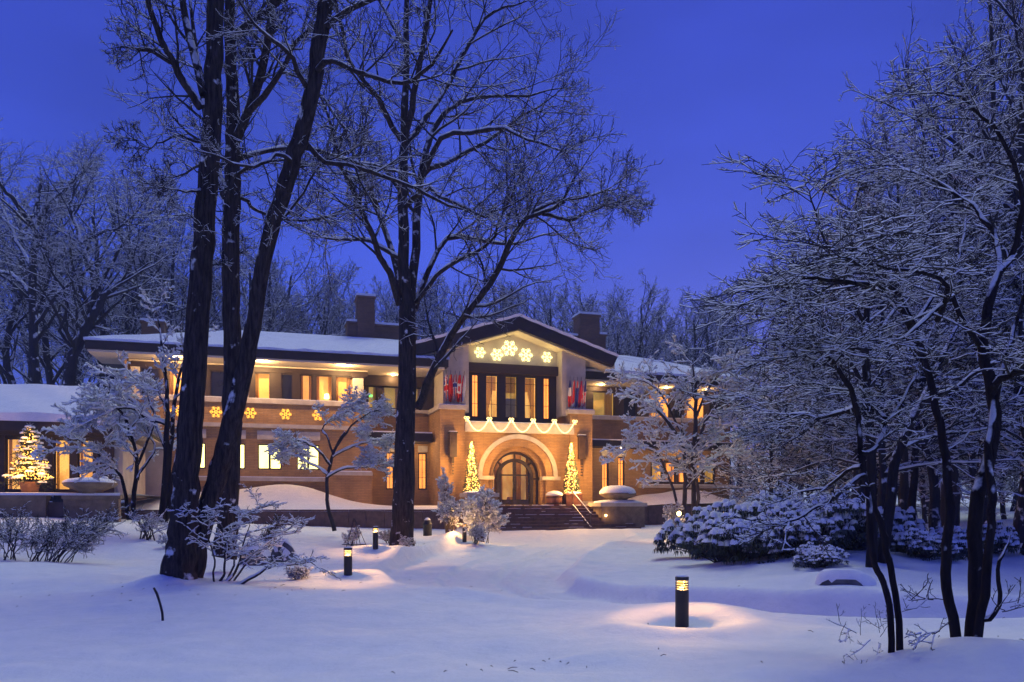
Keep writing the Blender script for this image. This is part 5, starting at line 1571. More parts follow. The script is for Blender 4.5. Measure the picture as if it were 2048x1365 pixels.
# maple before the right wing (H)
rg = np.random.default_rng(203)
d = 33.0
bh = hw(7.2, -2.0, -.6)
bh = at(1385, 1015, d); bh = (bh[0], bh[1], g1(bh[0], bh[1]) - .1)
ls = stems(d, bh, [
    [(1368, 1040, 0, 5), (1368, 990, 0, 4.6), (1372, 940, 0, 4.4), (1362, 890, -.2, 4), (1340, 850, -.5, 3.4), (1310, 815, -.8, 2.6), (1280, 800, -1.1, 1.6)],
    [(1386, 1040, .2, 5.5), (1388, 980, .2, 5), (1386, 920, .2, 5), (1390, 860, .3, 4.4), (1392, 800, .5, 3.6), (1390, 760, .7, 2.6), (1385, 720, 1, 1.2)],
    [(1392, 1040, 0, 4), (1396, 985, -.1, 3.6), (1390, 930, -.3, 3.4), (1400, 870, -.7, 3), (1420, 830, -1, 2.4), (1445, 800, -1.3, 1.8), (1470, 790, -1.6, 1)],
    [(1364, 1040, -.2, 3), (1350, 990, -.4, 2.6), (1335, 950, -.6, 2.4), (1320, 915, -.9, 2), (1300, 900, -1.2, 1.6), (1275, 890, -1.4, 1.2), (1255, 885, -1.6, .7)],
    [(1388, 960, .2, 3), (1410, 930, .5, 2.6), (1440, 910, .8, 2.4), (1470, 900, 1.1, 2), (1490, 880, 1.4, 1.6), (1510, 870, 1.6, 1.2), (1525, 865, 1.8, .7)],
    [(1388, 900, .2, 3), (1360, 860, .6, 2.6), (1330, 800, 1, 2.2), (1305, 770, 1.3, 1.8), (1280, 760, 1.6, 1.4), (1265, 758, 1.8, 1), (1255, 755, 2, .6)],
    [(1390, 840, .3, 3), (1410, 790, 0, 2.6), (1430, 760, -.4, 2), (1445, 745, -.7, 1.6), (1460, 738, -1, 1.2), (1475, 735, -1.2, .9), (1485, 734, -1.4, .6)],
], rg, 16, .02)
tw = spread(ls, rg, 12, 8, 5, (.4, 1.3), (.22, .62), (.10, .28), .15, .004, side=.35, up=(.01, .03, .04))
TH = plant('maple_tree', bh, [tubes(a, b, 8) for a, b in ls], tw, rg, 'small snow-covered maple in front of the right wing windows', 'tree', snow=HEAVY, snow_extra=ls, m_trunk=M_TWIGW, m_twig=M_TWIGW)

# little maple before the left wing (G)
rg = np.random.default_rng(204)
d = 29.0
bg_ = at(668, 1050, d); bg_ = (bg_[0], bg_[1], g1(bg_[0], bg_[1]) - .1)
G0 = [(669, 1062, 0, 4.5), (660, 1030, 0, 4), (654, 1000, 0, 3.6), (654, 960, 0, 3.4), (660, 930, .1, 3.2), (672, 895, .2, 2.8), (690, 865, .3, 2.4)]
ls = stems(d, bg_, [G0,
    [(660, 930, .1, 2.6), (640, 905, -.2, 2.2), (620, 890, -.4, 2), (600, 882, -.6, 1.6), (590, 882, -.8, 1.2), (580, 885, -.9, 1), (572, 888, -1, .7)],
    [(672, 895, .2, 2.4), (690, 870, 0, 2), (705, 850, -.2, 1.8), (720, 838, -.4, 1.6), (735, 828, -.6, 1.2), (750, 822, -.8, 1), (762, 822, -.9, .7)],
    [(664, 915, .1, 2.4), (690, 900, .4, 2), (715, 890, .7, 1.7), (735, 884, .9, 1.4), (748, 880, 1.1, 1.1), (757, 880, 1.2, .8), (762, 882, 1.3, .6)],
    [(655, 955, 0, 2.2), (680, 940, -.3, 1.8), (705, 935, -.6, 1.5), (725, 935, -.8, 1.2), (740, 932, -1, 1), (750, 930, -1.1, .8), (760, 930, -1.2, .6)],
    [(656, 950, 0, 2.2), (635, 935, .3, 1.8), (615, 925, .6, 1.5), (600, 915, .8, 1.2), (588, 910, 1, 1), (578, 908, 1.1, .8), (570, 908, 1.2, .6)],
    [(665, 905, .15, 2.2), (655, 875, .4, 1.8), (645, 860, .6, 1.5), (660, 840, .8, 1.2), (690, 825, 1, 1), (710, 818, 1.1, .8), (720, 815, 1.2, .6)],
], rg, 16, .012)
tw = spread(ls[1:], rg, 13, 9, 6, (.25, .75), (.15, .4), (.08, .22), .25, .0035, t0=.35, side=.35, up=(.02, .03, .04))
TG = plant('maple_tree', bg_, [tubes(a, b, 8) for a, b in ls], tw, rg, 'little snowy maple with one bent stem before the left wing', 'tree', snow=(.018, 1.3, .08, .10), snow_extra=ls, m_trunk=M_TWIG, m_twig=M_TWIGW)

# snowy maple clump between annex and twin trunks (F)
rg = np.random.default_rng(205)
d = 24.0
bf = at(300, 1035, d); bf = (bf[0], bf[1], g1(bf[0], bf[1]) - .1)
ls = stems(d, bf, [
    [(322, 1045, 0, 7), (328, 980, 0, 6.4), (332, 900, 0, 6), (335, 820, 0, 4.4), (333, 760, .1, 3.4), (325, 700, .3, 2.4), (318, 650, .5, 1.6), (312, 610, .7, .9)],
    [(330, 1045, .3, 6), (340, 1000, .3, 5.4), (338, 930, .3, 5), (345, 860, .4, 4.4), (350, 790, .6, 3.6), (365, 730, .9, 2.6), (380, 690, 1.2, 1.6), (390, 660, 1.4, .9)],
    [(265, 1040, -.2, 5), (270, 980, -.2, 4.6), (275, 920, -.3, 4), (262, 870, -.5, 3.6), (245, 830, -.7, 3), (230, 812, -.9, 2.2), (215, 805, -1.1, 1.5), (200, 805, -1.3, .8)],
    [(258, 1040, 0, 4), (252, 990, 0, 3.6), (240, 950, 0, 3.2), (220, 925, -.2, 2.8), (195, 905, -.5, 2.4), (175, 890, -.8, 1.8), (155, 880, -1.1, 1.2), (140, 878, -1.3, .7)],
    [(333, 850, .1, 3.4), (300, 840, -.2, 3), (270, 820, -.5, 2.6), (245, 815, -.8, 2.2), (225, 820, -1.1, 1.8), (210, 830, -1.4, 1.4), (195, 835, -1.6, 1), (185, 838, -1.8, .6)],
    [(332, 900, 0, 3.4), (310, 850, .4, 3), (285, 820, .8, 2.6), (262, 800, 1.1, 2.2), (245, 795, 1.4, 1.8), (228, 800, 1.7, 1.4), (215, 805, 2, 1), (205, 810, 2.2, .6)],
    [(275, 930, -.3, 3), (295, 880, 0, 2.6), (310, 840, .3, 2.4), (300, 800, .6, 2), (285, 770, .9, 1.6), (270, 760, 1.1, 1.3), (255, 755, 1.3, 1), (245, 750, 1.5, .6)],
    [(275, 960, -.3, 3), (290, 930, -.1, 2.6), (310, 900, .1, 2.3), (300, 870, .3, 2), (280, 850, .5, 1.6), (262, 845, .7, 1.2), (250, 842, .8, .9), (240, 840, .9, .6)],
], rg, 16, .015)
tw = spread(ls[2:], rg, 12, 8, 6, (.3, .95), (.18, .5), (.08, .24), .1, .0035, t0=.25, up=(.03, .05, .05), side=.25) + spread(ls[:2], rg, 9, 6, 5, (.3, .8), (.15, .4), (.08, .2), 0, .004, t0=.35, up=(.10, .10, .08), side=0, ang=(38, 10))
TF = plant('maple_tree', bf, [tubes(a, b, 8) for a, b in ls], tw, rg, 'clump of thin snow-laden stems between the annex and the twin-trunk tree', 'tree', snow=(.019, 1.6, .06, .10), snow_extra=ls[2:], m_trunk=M_BARK2, m_twig=M_TWIGW)

# ------------------------------------------------------------------ woodland trees: a few kinds, many copies
def wood_tree(seed, H, r0, kind):
    rg = np.random.default_rng(seed)
    b = (0, 0, 0)
    lean = rg.normal() * .03
    zs = np.linspace(0, .92 * H, 9)
    tr = np.stack([lean * zs + np.cumsum(rg.normal(size=9)) * .010 * H, np.cumsum(rg.normal(size=9)) * .010 * H, zs, r0 * (1 - .82 * zs / H)], -1)
    tr[0, 3] *= 1.35; tr[0, :2] = 0
    T = poly_limb([tuple(x) for x in tr], 20, rg, .02)
    if kind == 'tall':
        A = grow(*T, rg, 16, .30, .99, (40, 8), .46, 8, .05, .10, .55, .02, 0, .6, None, .04)
        B = grow(*A, rg, 7, .2, .99, (40, 10), .42, 6, .06, .14, .55, .012, 0, .4, None, .02)
        C = grow(*B, rg, 6, .15, .99, (42, 10), .42, 4, .07, .18, .6, .008, 0, .3, None, .013)
        E_ = grow(*C, rg, 4, .2, .99, (40, 10), .42, 3, .08, .2, .65, .007, 0, .3, None, .010)
        return T, [A], [B, C, E_], rg
    A = grow(*T, rg, 20, .26, .99, (58, 14), .50, 8, .015, .14, .5, .015, .22, .5, None, .035, .2)
    B = grow(*A, rg, 9, .15, .99, (50, 14), .42, 6, .01, .18, .5, .010, .3, .4, None, .015, .4)
    C = grow(*B, rg, 7, .12, .99, (48, 14), .42, 4, .02, .22, .6, .007, .3, .3, None, .009, .4)
    E_ = grow(*C, rg, 4, .15, .99, (46, 14), .45, 3, .02, .22, .7, .006, .3, .3, None, .008, .4)
    return T, [A], [B, C, E_], rg
def wood_proto(seed, H, r0, kind, snow):
    T, lb, tw, rg = wood_tree(seed, H, r0, kind)
    me_t = mesh_np(*joined([bark_trunk(*T, 14, rg, .05)] + [tubes(a, b, 6) for a, b in lb]), True)
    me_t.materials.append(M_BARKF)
    me_c = mesh_np(*joined([tubes(a, b, 3) for a, b in tw])); me_c.materials.append(M_TWIG)
    me_s = mesh_np(*joined([snow_on(a, b, rg, *snow) for a, b in lb + tw]), True); me_s.materials.append(M_SNOWB)
    me_t.name, me_c.name, me_s.name = 'trunk', 'crown', 'snow_cover'
    return me_t, me_c, me_s
TALL = [wood_proto(300 + i, 20, .30, 'tall', (.012, .8, .35, .09)) for i in range(4)]
MAPLE = [wood_proto(320 + i, 8.0, .12, 'maple', (.011, .9, .50, .08)) for i in range(3)]
def wood(name, proto, loc, h, rz, label, group, sxy=1.0):
    t = empty(name, loc, rz, label, 'tree', group)
    t.scale = (h * sxy, h * sxy, h)
    for me in proto:
        c = link(bpy.data.objects.new(me.name, me), t)
        if c.name.split('.')[0] != 'trunk': c['kind'] = 'stuff'
    return t
rgw_ = random.Random(12)
WL = 'bare frosted tree in the wood behind the mansion roof'
WG = 'bare woodland trees behind the mansion'
k = 0
for px in list(range(520, 1500, 40)):                       # behind the roofs
    for row in range(2):
        d = rgw_.uniform(66, 80) + row * 22
        x, y, _ = at(px + rgw_.uniform(-26, 26), 1000, d)
        top = {0: 585, 1: 575}[row] + rgw_.uniform(-25, 45) + (30 if px > 1100 else 0)
        zb = g1(x, y)
        h = (1.5 + (HZ - top) / F * d - zb) / 20
        wood('oak_tree', TALL[k % 4], (x, y, zb - .2), h, rgw_.uniform(0, 6.28), WL, WG, rgw_.uniform(.85, 1.15)); k += 1
WL2 = 'bare frosted tree in the wood behind the annex roof'
for px, top, d in [(-60, 380, 52), (20, 372, 58), (115, 380, 62), (205, 395, 60), (245, 400, 64), (290, 410, 62), (330, 430, 66), (370, 440, 60), (420, 470, 66), (470, 490, 64), (510, 500, 70), (560, 500, 74),
                   (-30, 450, 76), (60, 470, 80), (140, 480, 82), (230, 500, 84), (320, 510, 86), (400, 515, 90), (450, 530, 86), (180, 520, 72)]:
    x, y, _ = at(px + rgw_.uniform(-8, 8), 1000, d)
    zb = g1(x, y)
    h = (1.5 + (HZ - top) / F * d - zb) / 20
    wood('oak_tree', TALL[k % 4], (x, y, zb - .2), h, rgw_.uniform(0, 6.28), WL2, 'bare woodland trees behind the annex', rgw_.uniform(.9, 1.15)); k += 1
# right-hand wood: snowy maples in layers, tall trees behind
for i, (px, d, top) in enumerate([(1730, 24, 450), (1790, 20, 520), (1800, 27, 380), (1880, 23, 420), (1960, 26, 330), (2050, 20, 450), (1720, 31, 600), (1760, 34, 560), (1900, 31, 420), (2040, 32, 380), (2130, 24, 380), (1700, 47, 660), (1810, 42, 560), (1960, 40, 480)]):
    x, y, _ = at(px, 1000, d)
    zb = g1(x, y)
    h = (1.5 + (HZ - top) / F * d - zb) / 8.0
    wood('maple_tree', MAPLE[i % 3], (x, y, zb - .1), h, rgw_.uniform(0, 6.28), 'snow-laden maple in the dense grove at right', 'snowy maples in the right-hand grove', rgw_.uniform(.85, 1.1))
for i, (px, d, top) in enumerate([(1830, 36, 220), (1890, 32, 120), (1960, 28, -80), (2040, 24, -250), (2100, 21, -300), (1770, 46, 330), (1690, 54, 370), (2040, 36, 40), (1860, 48, 280), (1600, 62, 480), (1980, 46, 150), (2150, 30, -100)]):
    x, y, _ = at(px, 1000, d)
    zb = g1(x, y)
    h = (1.5 + (HZ - top) / F * d - zb) / 20
    wood('oak_tree', TALL[(i + 1) % 4], (x, y, zb - .2), h, rgw_.uniform(0, 6.28) + 2.4, 'tall dark tree rising above the maple grove at right', 'tall trees above the right-hand grove', .64)

for i, px in enumerate([1530, 1580, 1630, 1690, 1750, 1810, 1860, 1910, 1970, 2020, 2080, 2130, 1555, 1660, 1780, 1890, 2000, 2100]):
    d = (44, 52, 40, 58)[i % 4] + rgw_.uniform(-3, 3)
    x, y, _ = at(px, 1000, d)
    zb = g1(x, y)
    top = 800 + rgw_.uniform(-50, 50)
    h = (1.5 + (HZ - top) / F * d - zb) / 8.0
    wood('understorey_tree', MAPLE[(i + 1) % 3], (x, y, zb - 1.2), h * 1.2, rgw_.uniform(0, 6.28), 'low snowy understorey tree deep behind the right-hand grove', 'understorey trees behind the grove', 1.15)
# dark trunks standing in front of the grove
def plain_tree(seed, d, rows, label, snow=(.0065, .85, .50, .055), L=((.5, 1.6), (.25, .8), (.1, .3)), mm=(10, 7, 6), t0=.45, nlim=None, side=.5, flat=.35):
    rg = np.random.default_rng(seed)
    b = gbase(rows[0][0][0], rows[0][0][1], d)
    ls = stems(d, b, rows, rg, 20, .012)
    tw = spread(ls, rg, mm[0], mm[1], mm[2], L[0], L[1], L[2], flat, .005, t0=t0, side=side)
    return plant('maple_tree', b, [bark_trunk(*ls[0], 18, rg, .05)] + [tubes(a, q, 8) for a, q in ls[1:]], tw, rg, label, 'tree', snow=snow, snow_extra=ls, m_trunk=M_BARK2, m_twig=M_TWIG)
SQ[0] = .60
plain_tree(401, 15.8, [
    [(1743, 1165, 0, 13), (1744, 1120, 0, 11), (1744, 1000, 0, 10), (1740, 880, 0, 9), (1735, 780, .1, 8), (1730, 690, .2, 7), (1735, 600, .3, 5), (1730, 520, .4, 3), (1725, 450, .5, 1.5)],
    [(1735, 780, .1, 5), (1690, 730, -.4, 4.4), (1640, 690, -.8, 3.8), (1590, 650, -1.1, 3), (1545, 630, -1.4, 2.4), (1505, 625, -1.6, 1.8), (1475, 622, -1.8, 1.3), (1450, 625, -2, .9), (1435, 628, -2, .6)],
    [(1732, 700, .2, 5), (1770, 650, .5, 4.4), (1800, 600, .8, 3.8), (1830, 540, 1.1, 3), (1850, 480, 1.4, 2.4), (1865, 430, 1.6, 1.8), (1875, 390, 1.8, 1.3), (1880, 360, 2, .9), (1885, 340, 2, .6)],
    [(1738, 850, 0, 4.4), (1700, 820, .6, 4), (1650, 790, 1.1, 3.4), (1600, 770, 1.5, 2.8), (1550, 765, 1.9, 2.2), (1505, 770, 2.2, 1.7), (1470, 780, 2.5, 1.2), (1445, 790, 2.7, .9), (1425, 800, 2.9, .6)],
    [(1732, 650, .2, 4), (1690, 590, -.1, 3.5), (1650, 540, -.4, 3), (1610, 490, -.7, 2.5), (1580, 440, -.9, 2), (1560, 400, -1.1, 1.5), (1550, 380, -1.2, 1.1), (1540, 365, -1.3, .8), (1535, 355, -1.4, .5)],
], 'dark straight trunk with wide snowy branches standing in snow before the grove')
plain_tree(402, 17.0, [
    [(1760, 1145, 0, 12), (1770, 1080, 0, 11), (1782, 1000, 0, 10), (1790, 930, 0, 9.5), (1815, 860, 0, 9), (1845, 800, .1, 8), (1868, 750, .2, 7), (1890, 700, .3, 5), (1920, 640, .4, 3)],
    [(1845, 800, .1, 5), (1880, 790, -.3, 4.4), (1920, 770, -.6, 4), (1960, 740, -.9, 3.4), (2000, 720, -1.1, 2.8), (2040, 705, -1.3, 2.2), (2070, 695, -1.5, 1.6), (2090, 690, -1.6, 1.1), (2105, 685, -1.7, .7)],
    [(1800, 900, 0, 4), (1840, 880, .5, 3.5), (1880, 870, 1, 3), (1920, 865, 1.4, 2.5), (1960, 860, 1.7, 2), (1990, 850, 2, 1.6), (2015, 840, 2.2, 1.2), (2035, 835, 2.4, .9), (2050, 830, 2.5, .6)],
], 'dark trunk leaning right before the grove, behind the young maple')
plain_tree(403, 21.0, [
    [(1822, 1085, 0, 8), (1824, 1040, 0, 7.4), (1828, 960, 0, 7), (1832, 880, 0, 6.5), (1840, 800, 0, 6), (1850, 720, .1, 5), (1855, 640, .2, 4), (1862, 560, .3, 3), (1870, 500, .4, 1.5)],
    [(1836, 840, 0, 4), (1790, 800, .3, 3.4), (1750, 770, .6, 3), (1710, 750, .9, 2.4), (1670, 740, 1.1, 2), (1640, 740, 1.3, 1.6), (1610, 745, 1.5, 1.2), (1590, 750, 1.6, .9), (1570, 752, 1.7, .6)],
    [(1845, 750, 0, 4), (1890, 700, -.3, 3.4), (1930, 670, -.6, 3), (1970, 650, -.9, 2.4), (2010, 640, -1.1, 2), (2040, 640, -1.3, 1.6), (2070, 645, -1.5, 1.2), (2090, 650, -1.6, .9), (2110, 655, -1.7, .6)],
], 'slim dark trunk deep in the shade of the right-hand grove')

SQ[0] = 0
# ------------------------------------------------------------------ bollard lights
def bollard(px, py, d, hgt, label, en, rot=0.0):
    x, y, _ = at(px, py, d)
    z = g1(x, y)
    t = empty('bollard_light', (x, y, z), rot, label, 'bollard light', 'bollard lights along the drive')
    r = .082
    MB().lathe([(r, -.3), (r, hgt - .16), (r * .96, hgt - .155)], (0, 0, 0), 24).build('post', M_METAL, t, False)
    MB().lathe([(r, hgt - .045), (r * 1.02, hgt - .04), (r * 1.02, hgt - .004), (r * .9, hgt)], (0, 0, 0), 24).build('cap', M_METAL, t, False)
    for k in range(3):
        zz = hgt - .135 + k * .028
        MB().lathe([(r * .80, zz + .004), (r, zz - .004), (r, zz + .004), (r * .80, zz + .012), (r * .80, zz + .004)], (0, 0, 0), 24, False).build('louvre', M_METAL, t)
    m = MB()
    for a in range(4):
        an = a * PI / 2 + .2
        m.box(r * .93 * math.cos(an) - .005, r * .93 * math.cos(an) + .005, r * .93 * math.sin(an) - .005, r * .93 * math.sin(an) + .005, hgt - .158, hgt - .043)
    m.build('strut', M_METAL, t)
    MB().lathe([(.050, hgt - .154), (.050, hgt - .05)], (0, 0, 0), 16, False).build('lamp_tube', M_LAMP, t)
    MB().lathe([(r * .95, hgt + .001), (r * .8, hgt + .016), (.01, hgt + .022)], (0, 0, 0), 16).build('cap_snow', M_SNOW, t, True)
    lamp('lamp_glow', (0, 0, hgt - .082), en * 85, (1, .50, .14), .04, t)
    return t
bollard(1364, 1254, 9.75, .62, 'black bollard light with amber louvres standing alone at right foreground', 1.5)
bollard(696, 1156, 15.7, .53, 'black bollard light by the left edge of the drive, nearer of the two', 2.4)
bollard(751, 1110, 23.8, .66, 'black bollard light farther along the left edge of the drive', 4)
bollard(929, 1086, 30.2, .70, 'black bollard light among the snowy shrubs left of the steps', 6)

def path_light(px, py, d, h, label, en, strength=None):
    x, y, zt = at(px, py, d)
    z = g1(x, y)
    hh = max(.25, zt - z) if h is None else h
    t = empty('path_light', (x, y, zt - hh), 0, label, 'path light', 'glowing path lights among the shrubs')
    MB().tube([(0, 0, -.3), (0, 0, hh - .08)], .018, 8).build('stake', M_METAL, t)
    MB().lathe([(.03, hh - .09), (.07, hh - .05), (.085, hh), (.07, hh + .05), (.02, hh + .08)], (0, 0, 0), 14).build('lamp_globe', M_GLOBE, t, True)
    MB().lathe([(.10, hh + .085), (.09, hh + .11), (.03, hh + .15), (.004, hh + .15)], (0, 0, 0), 14).build('lamp_hood', M_METAL, t, True)
    lamp('lamp_glow', (0, -.16, hh), en, (1, .60, .28), .07, t)
    return t
path_light(904, 1019, 31.5, None, 'bright path lamp glowing inside the snowy shrubs left of the steps', 55)
path_light(1358, 1027, 31.0, None, 'bright path lamp in front of the small maple by the right wing', 90)
path_light(1570, 1010, 26.0, None, 'path lamp glowing at the back edge of the rhododendrons', 22)
path_light(2046, 1066, 24.0, None, 'dim path lamp at the far right edge of the garden', 8)
path_light(1450, 1020, 29.5, None, 'small path lamp half buried behind the rhododendron branches', 14)

# dark round-topped post
x, y, _ = at(855, 1080, 31); z = g1(x, y)
t = empty('garden_post', (x, y, z), 0, 'short dark round-topped post in the snow right of the lone tree', 'post')
MB().lathe([(.17, -.2), (.17, .42), (.19, .43), (.19, .47), (.165, .50), (.12, .62), (.05, .68), (.005, .69)], (0, 0, 0), 18).build('body', M_METAL, t, True)
MB().lathe([(.13, .62), (.07, .70), (.005, .72)], (0, 0, 0), 14).build('post_snow', M_SNOW, t, True)
# stick in the snow
x, y, _ = at(327, 1247, 9.9); z = g1(x, y)
x2, y2, z2 = at(306, 1176, 9.9)
st = MB().tube([(0, 0, -.15), (-.015, .0, .10), (-.05, .01, .22), (-.085, .01, .33), (-.13, .02, z2 - z)], [.016, .016, .015, .017, .013], 8).build('stick', M_TWIG, None, True)
st.location = (x, y, z)
tag(st, 'thin dark stick poking out of the smooth snow at left front', 'stick')

# ------------------------------------------------------------------ boulders
def boulder(px, py, d, s, label, seed, snow_min=.35, rz=0):
    rgb_ = np.random.default_rng(seed)
    bm = bmesh.new()
    bmesh.ops.create_icosphere(bm, subdivisions=3, radius=1)
    pl = rgb_.normal(size=(11, 3)); pl = pl / np.linalg.norm(pl, axis=1)[:, None]; ofs = .62 + .3 * rgb_.random(11)
    for v in bm.verts:
        p = np.array(v.co)
        for q, o_ in zip(pl, ofs):
            dd = p @ q
            if dd > o_: p = p - q * (dd - o_)
        v.co = p * np.array(s) * (1 + .02 * rgb_.normal())
    x, y, _ = at(px, py, d); z = g1(x, y)
    t = empty('boulder', (x, y, z - (.10 if s[2] < .3 else 0)), rz, label, 'boulder')
    me = bpy.data.meshes.new('rock'); bm.to_mesh(me); me.materials.append(M_GREYSTONE)
    link(bpy.data.objects.new('rock', me), t)
    # snow shell on the upward faces
    bm2 = bm.copy()
    bm2.normal_update()
    bmesh.ops.delete(bm2, geom=[f for f in bm2.faces if f.normal.z < snow_min], context='FACES')
    for v in bm2.verts: v.co += Vector((0, 0, .10)) if not v.is_boundary else v.normal * .012
    me2 = bpy.data.meshes.new('boulder_snow'); bm2.to_mesh(me2); me2.materials.append(M_SNOW)
    me2.polygons.foreach_set('use_smooth', [True] * len(me2.polygons))
    link(bpy.data.objects.new('boulder_snow', me2), t)
    bm.free(); bm2.free()
boulder(568, 1080, 19.5, (.36, .3, .55), 'grey snow-capped boulder, right one of the pair behind the twiggy shrub', 61)
boulder(515, 1085, 19.0, (.42, .35, .50), 'grey snow-capped boulder, left one of the pair behind the twiggy shrub', 66, .45, .6)
boulder(1694, 1180, 13.3, (.52, .34, .22), 'low dark rock under a snow mound near the dark straight trunk', 63, .3)

# ------------------------------------------------------------------ twiggy shrubs
def shrub(name, px, py, d, seed, n, h, spread_, label, snow, mm=(6, 5, 4), L=((.2, .6), (.1, .3), (.05, .15)), lean=(0, 0), r=.012, mt=None, up=.06, cat='shrub', rt=.003, flat=.0, group=None):
    rg = np.random.default_rng(seed)
    x, y, _ = at(px, py, d)
    b = (x, y, g1(x, y) - .05)
    ls = []
    for k in range(n):
        a = rg.random() * 2 * PI
        s = spread_ * (.3 + .7 * rg.random())
        hh = h * (.6 + .4 * rg.random())
        ex, ey = math.cos(a) * s + lean[0] * hh, math.sin(a) * s * .8 + lean[1] * hh
        o = rg.normal(size=2) * spread_ * .18
        pts = [(o[0], o[1], 0, r), (o[0] + ex * .25, o[1] + ey * .25, hh * .38, r * .85), (o[0] + ex * .6, o[1] + ey * .6, hh * .72, r * .6), (o[0] + ex, o[1] + ey, hh, r * .3)]
        ls.append(poly_limb(pts, 10, rg, .012))
    tw = branch_out(ls, rg, *mm, .45, .45, .45, up=(up, up, up), wd=(.16, .2, .24), ang=(42, 12), t0=.3, rt=rt, L1=L[0], L2=L[1], L3=L[2], rr=(.6, .65, .7), n=(6, 4, 2), flat=flat)
    return plant(name, b, [tubes(a, q, 6) for a, q in ls], tw, rg, label, cat, group, snow=snow, snow_extra=ls, m_trunk=mt or M_TWIG, m_twig=mt or M_TWIG, trunk='stem', crown='twigs')
# foreground shrub by the twin trunk (hand-laid stems)
rg = np.random.default_rng(501)
d = 14.6
bs_ = gbase(440, 1178, d, .05)
ls = stems(d, bs_, [
    [(426, 1182, 0, 3), (445, 1155, 0, 2.6), (449, 1140, 0, 2.4), (450, 1115, .1, 2), (452, 1095, .2, 1.6), (448, 1070, .3, 1.2), (440, 1045, .4, .8)],
    [(430, 1182, 0, 3.4), (455, 1162, .1, 3), (470, 1145, .2, 2.6), (480, 1120, .3, 2.2), (484, 1100, .4, 1.8), (490, 1075, .5, 1.3), (500, 1050, .6, .8)],
    [(455, 1178, -.1, 3.4), (490, 1165, -.1, 3), (520, 1145, -.2, 2.6), (545, 1132, -.2, 2.2), (575, 1130, -.3, 1.8), (605, 1126, -.3, 1.3), (630, 1122, -.4, .8)],
    [(458, 1178, .1, 2.6), (475, 1150, .3, 2.2), (500, 1120, .5, 2), (525, 1095, .7, 1.6), (550, 1075, .9, 1.3), (570, 1062, 1, 1), (585, 1055, 1.1, .7)],
    [(430, 1182, 0, 2.4), (425, 1150, -.2, 2), (430, 1120, -.3, 1.8), (420, 1090, -.4, 1.5), (410, 1060, -.5, 1.2), (405, 1040, -.6, .9), (400, 1020, -.7, .6)],
    [(450, 1170, .2, 2.2), (470, 1120, .5, 2), (460, 1080, .8, 1.7), (475, 1050, 1, 1.4), (490, 1030, 1.2, 1.1), (510, 1020, 1.4, .8), (520, 1012, 1.5, .6)],
], rg, 16, .006)
tw = spread(ls, rg, 8, 6, 4, (.2, .55), (.12, .3), (.05, .15), .3, .003, t0=.38, up=(.02, .03, .03))
plant('snowy_shrub', bs_, [tubes(a, q, 7) for a, q in ls], tw, rg, 'low spreading snow-covered shrub at the foot of the twin-trunk tree', 'shrub', snow=(.0075, 1.1, .1, .05), snow_extra=ls, m_trunk=M_TWIG, m_twig=M_TWIG, trunk='stem', crown='twigs')
shrub('snowy_shrub', 595, 1150, 15.6, 502, 16, .22, .22, 'tiny dark twiggy bush beside the nearer left bollard', (.004, 1, .2, .03), (6, 5, 3), ((.1, .22), (.05, .12), (.03, .07)), r=.006, rt=.002)
# shrubs at left front
LS = 'arching bare shrub in the snow before the terrace wall, %s of three'
shrub('snowy_shrub', 25, 1122, 18.2, 503, 12, 1.0, .9, LS % 'leftmost', (.0035, .9, .35, .03), (6, 5, 4), ((.25, .6), (.13, .3), (.06, .15)), (.25, 0), .012)
shrub('snowy_shrub', 75, 1126, 18.0, 504, 11, .9, .6, LS % 'middle', (.0035, .9, .35, .03), (6, 5, 4), ((.25, .6), (.13, .3), (.06, .15)), (.6, 0), .012)
shrub('snowy_shrub', 115, 1128, 17.8, 505, 14, 1.0, .7, LS % 'rightmost', (.0035, .9, .35, .03), (6, 5, 4), ((.25, .6), (.13, .3), (.06, .15)), (.75, 0), .012)
# leaning row of stems in front of the terrace (left of twin trunk)
shrub('snowy_shrub', 290, 1045, 23.0, 506, 12, .75, .8, 'low tangle of leaning stems below the snowy stem clump', (.008, 1, .1, .05), (4, 4, 4), ((.2, .4), (.1, .25), (.06, .15)), (.35, 0), .02)
shrub('snowy_shrub', 345, 1050, 21.5, 507, 14, .45, .5, 'small low bush behind the foot of the twin-trunk tree', (.010, 1.1, .05, .05), (6, 5, 4), ((.12, .3), (.07, .16), (.04, .1)), (0, 0), .01)
# shrubs left of the steps
shrub('snowy_shrub', 962, 1068, 32.5, 508, 16, 1.85, .78, 'rounded shrub heavy with snow left of the steps', (.024, 1.3, .03, .10), (9, 7, 6), ((.35, .8), (.2, .45), (.1, .24)), (0, 0), .018, M_TWIGW, rt=.005)
shrub('snowy_shrub', 893, 1068, 33.0, 509, 11, 2.6, .22, 'tall narrow shrub with snow on its seed heads against the left pier', (.018, 1.2, .15, .09), (8, 6, 5), ((.15, .32), (.09, .2), (.06, .13)), (0, 0), .018, M_BROWNLEAF, rt=.005)
shrub('snowy_shrub', 900, 1085, 30.8, 510, 16, 1.15, .6, 'tangle of pale stems lit by the path lamp left of the steps', (.010, 1.1, .1, .06), (6, 5, 4), ((.2, .45), (.1, .25), (.06, .15)), (0, 0), .012, M_TWIGW, rt=.004)
shrub('snowy_shrub', 952, 1086, 29.9, 511, 18, .75, .42, 'short stems of a small shrub right beside the shrub-side bollard', (.009, 1.1, .1, .06), (5, 4, 4), ((.15, .35), (.08, .2), (.05, .12)), (.1, 0), .010, M_TWIGW, rt=.003)
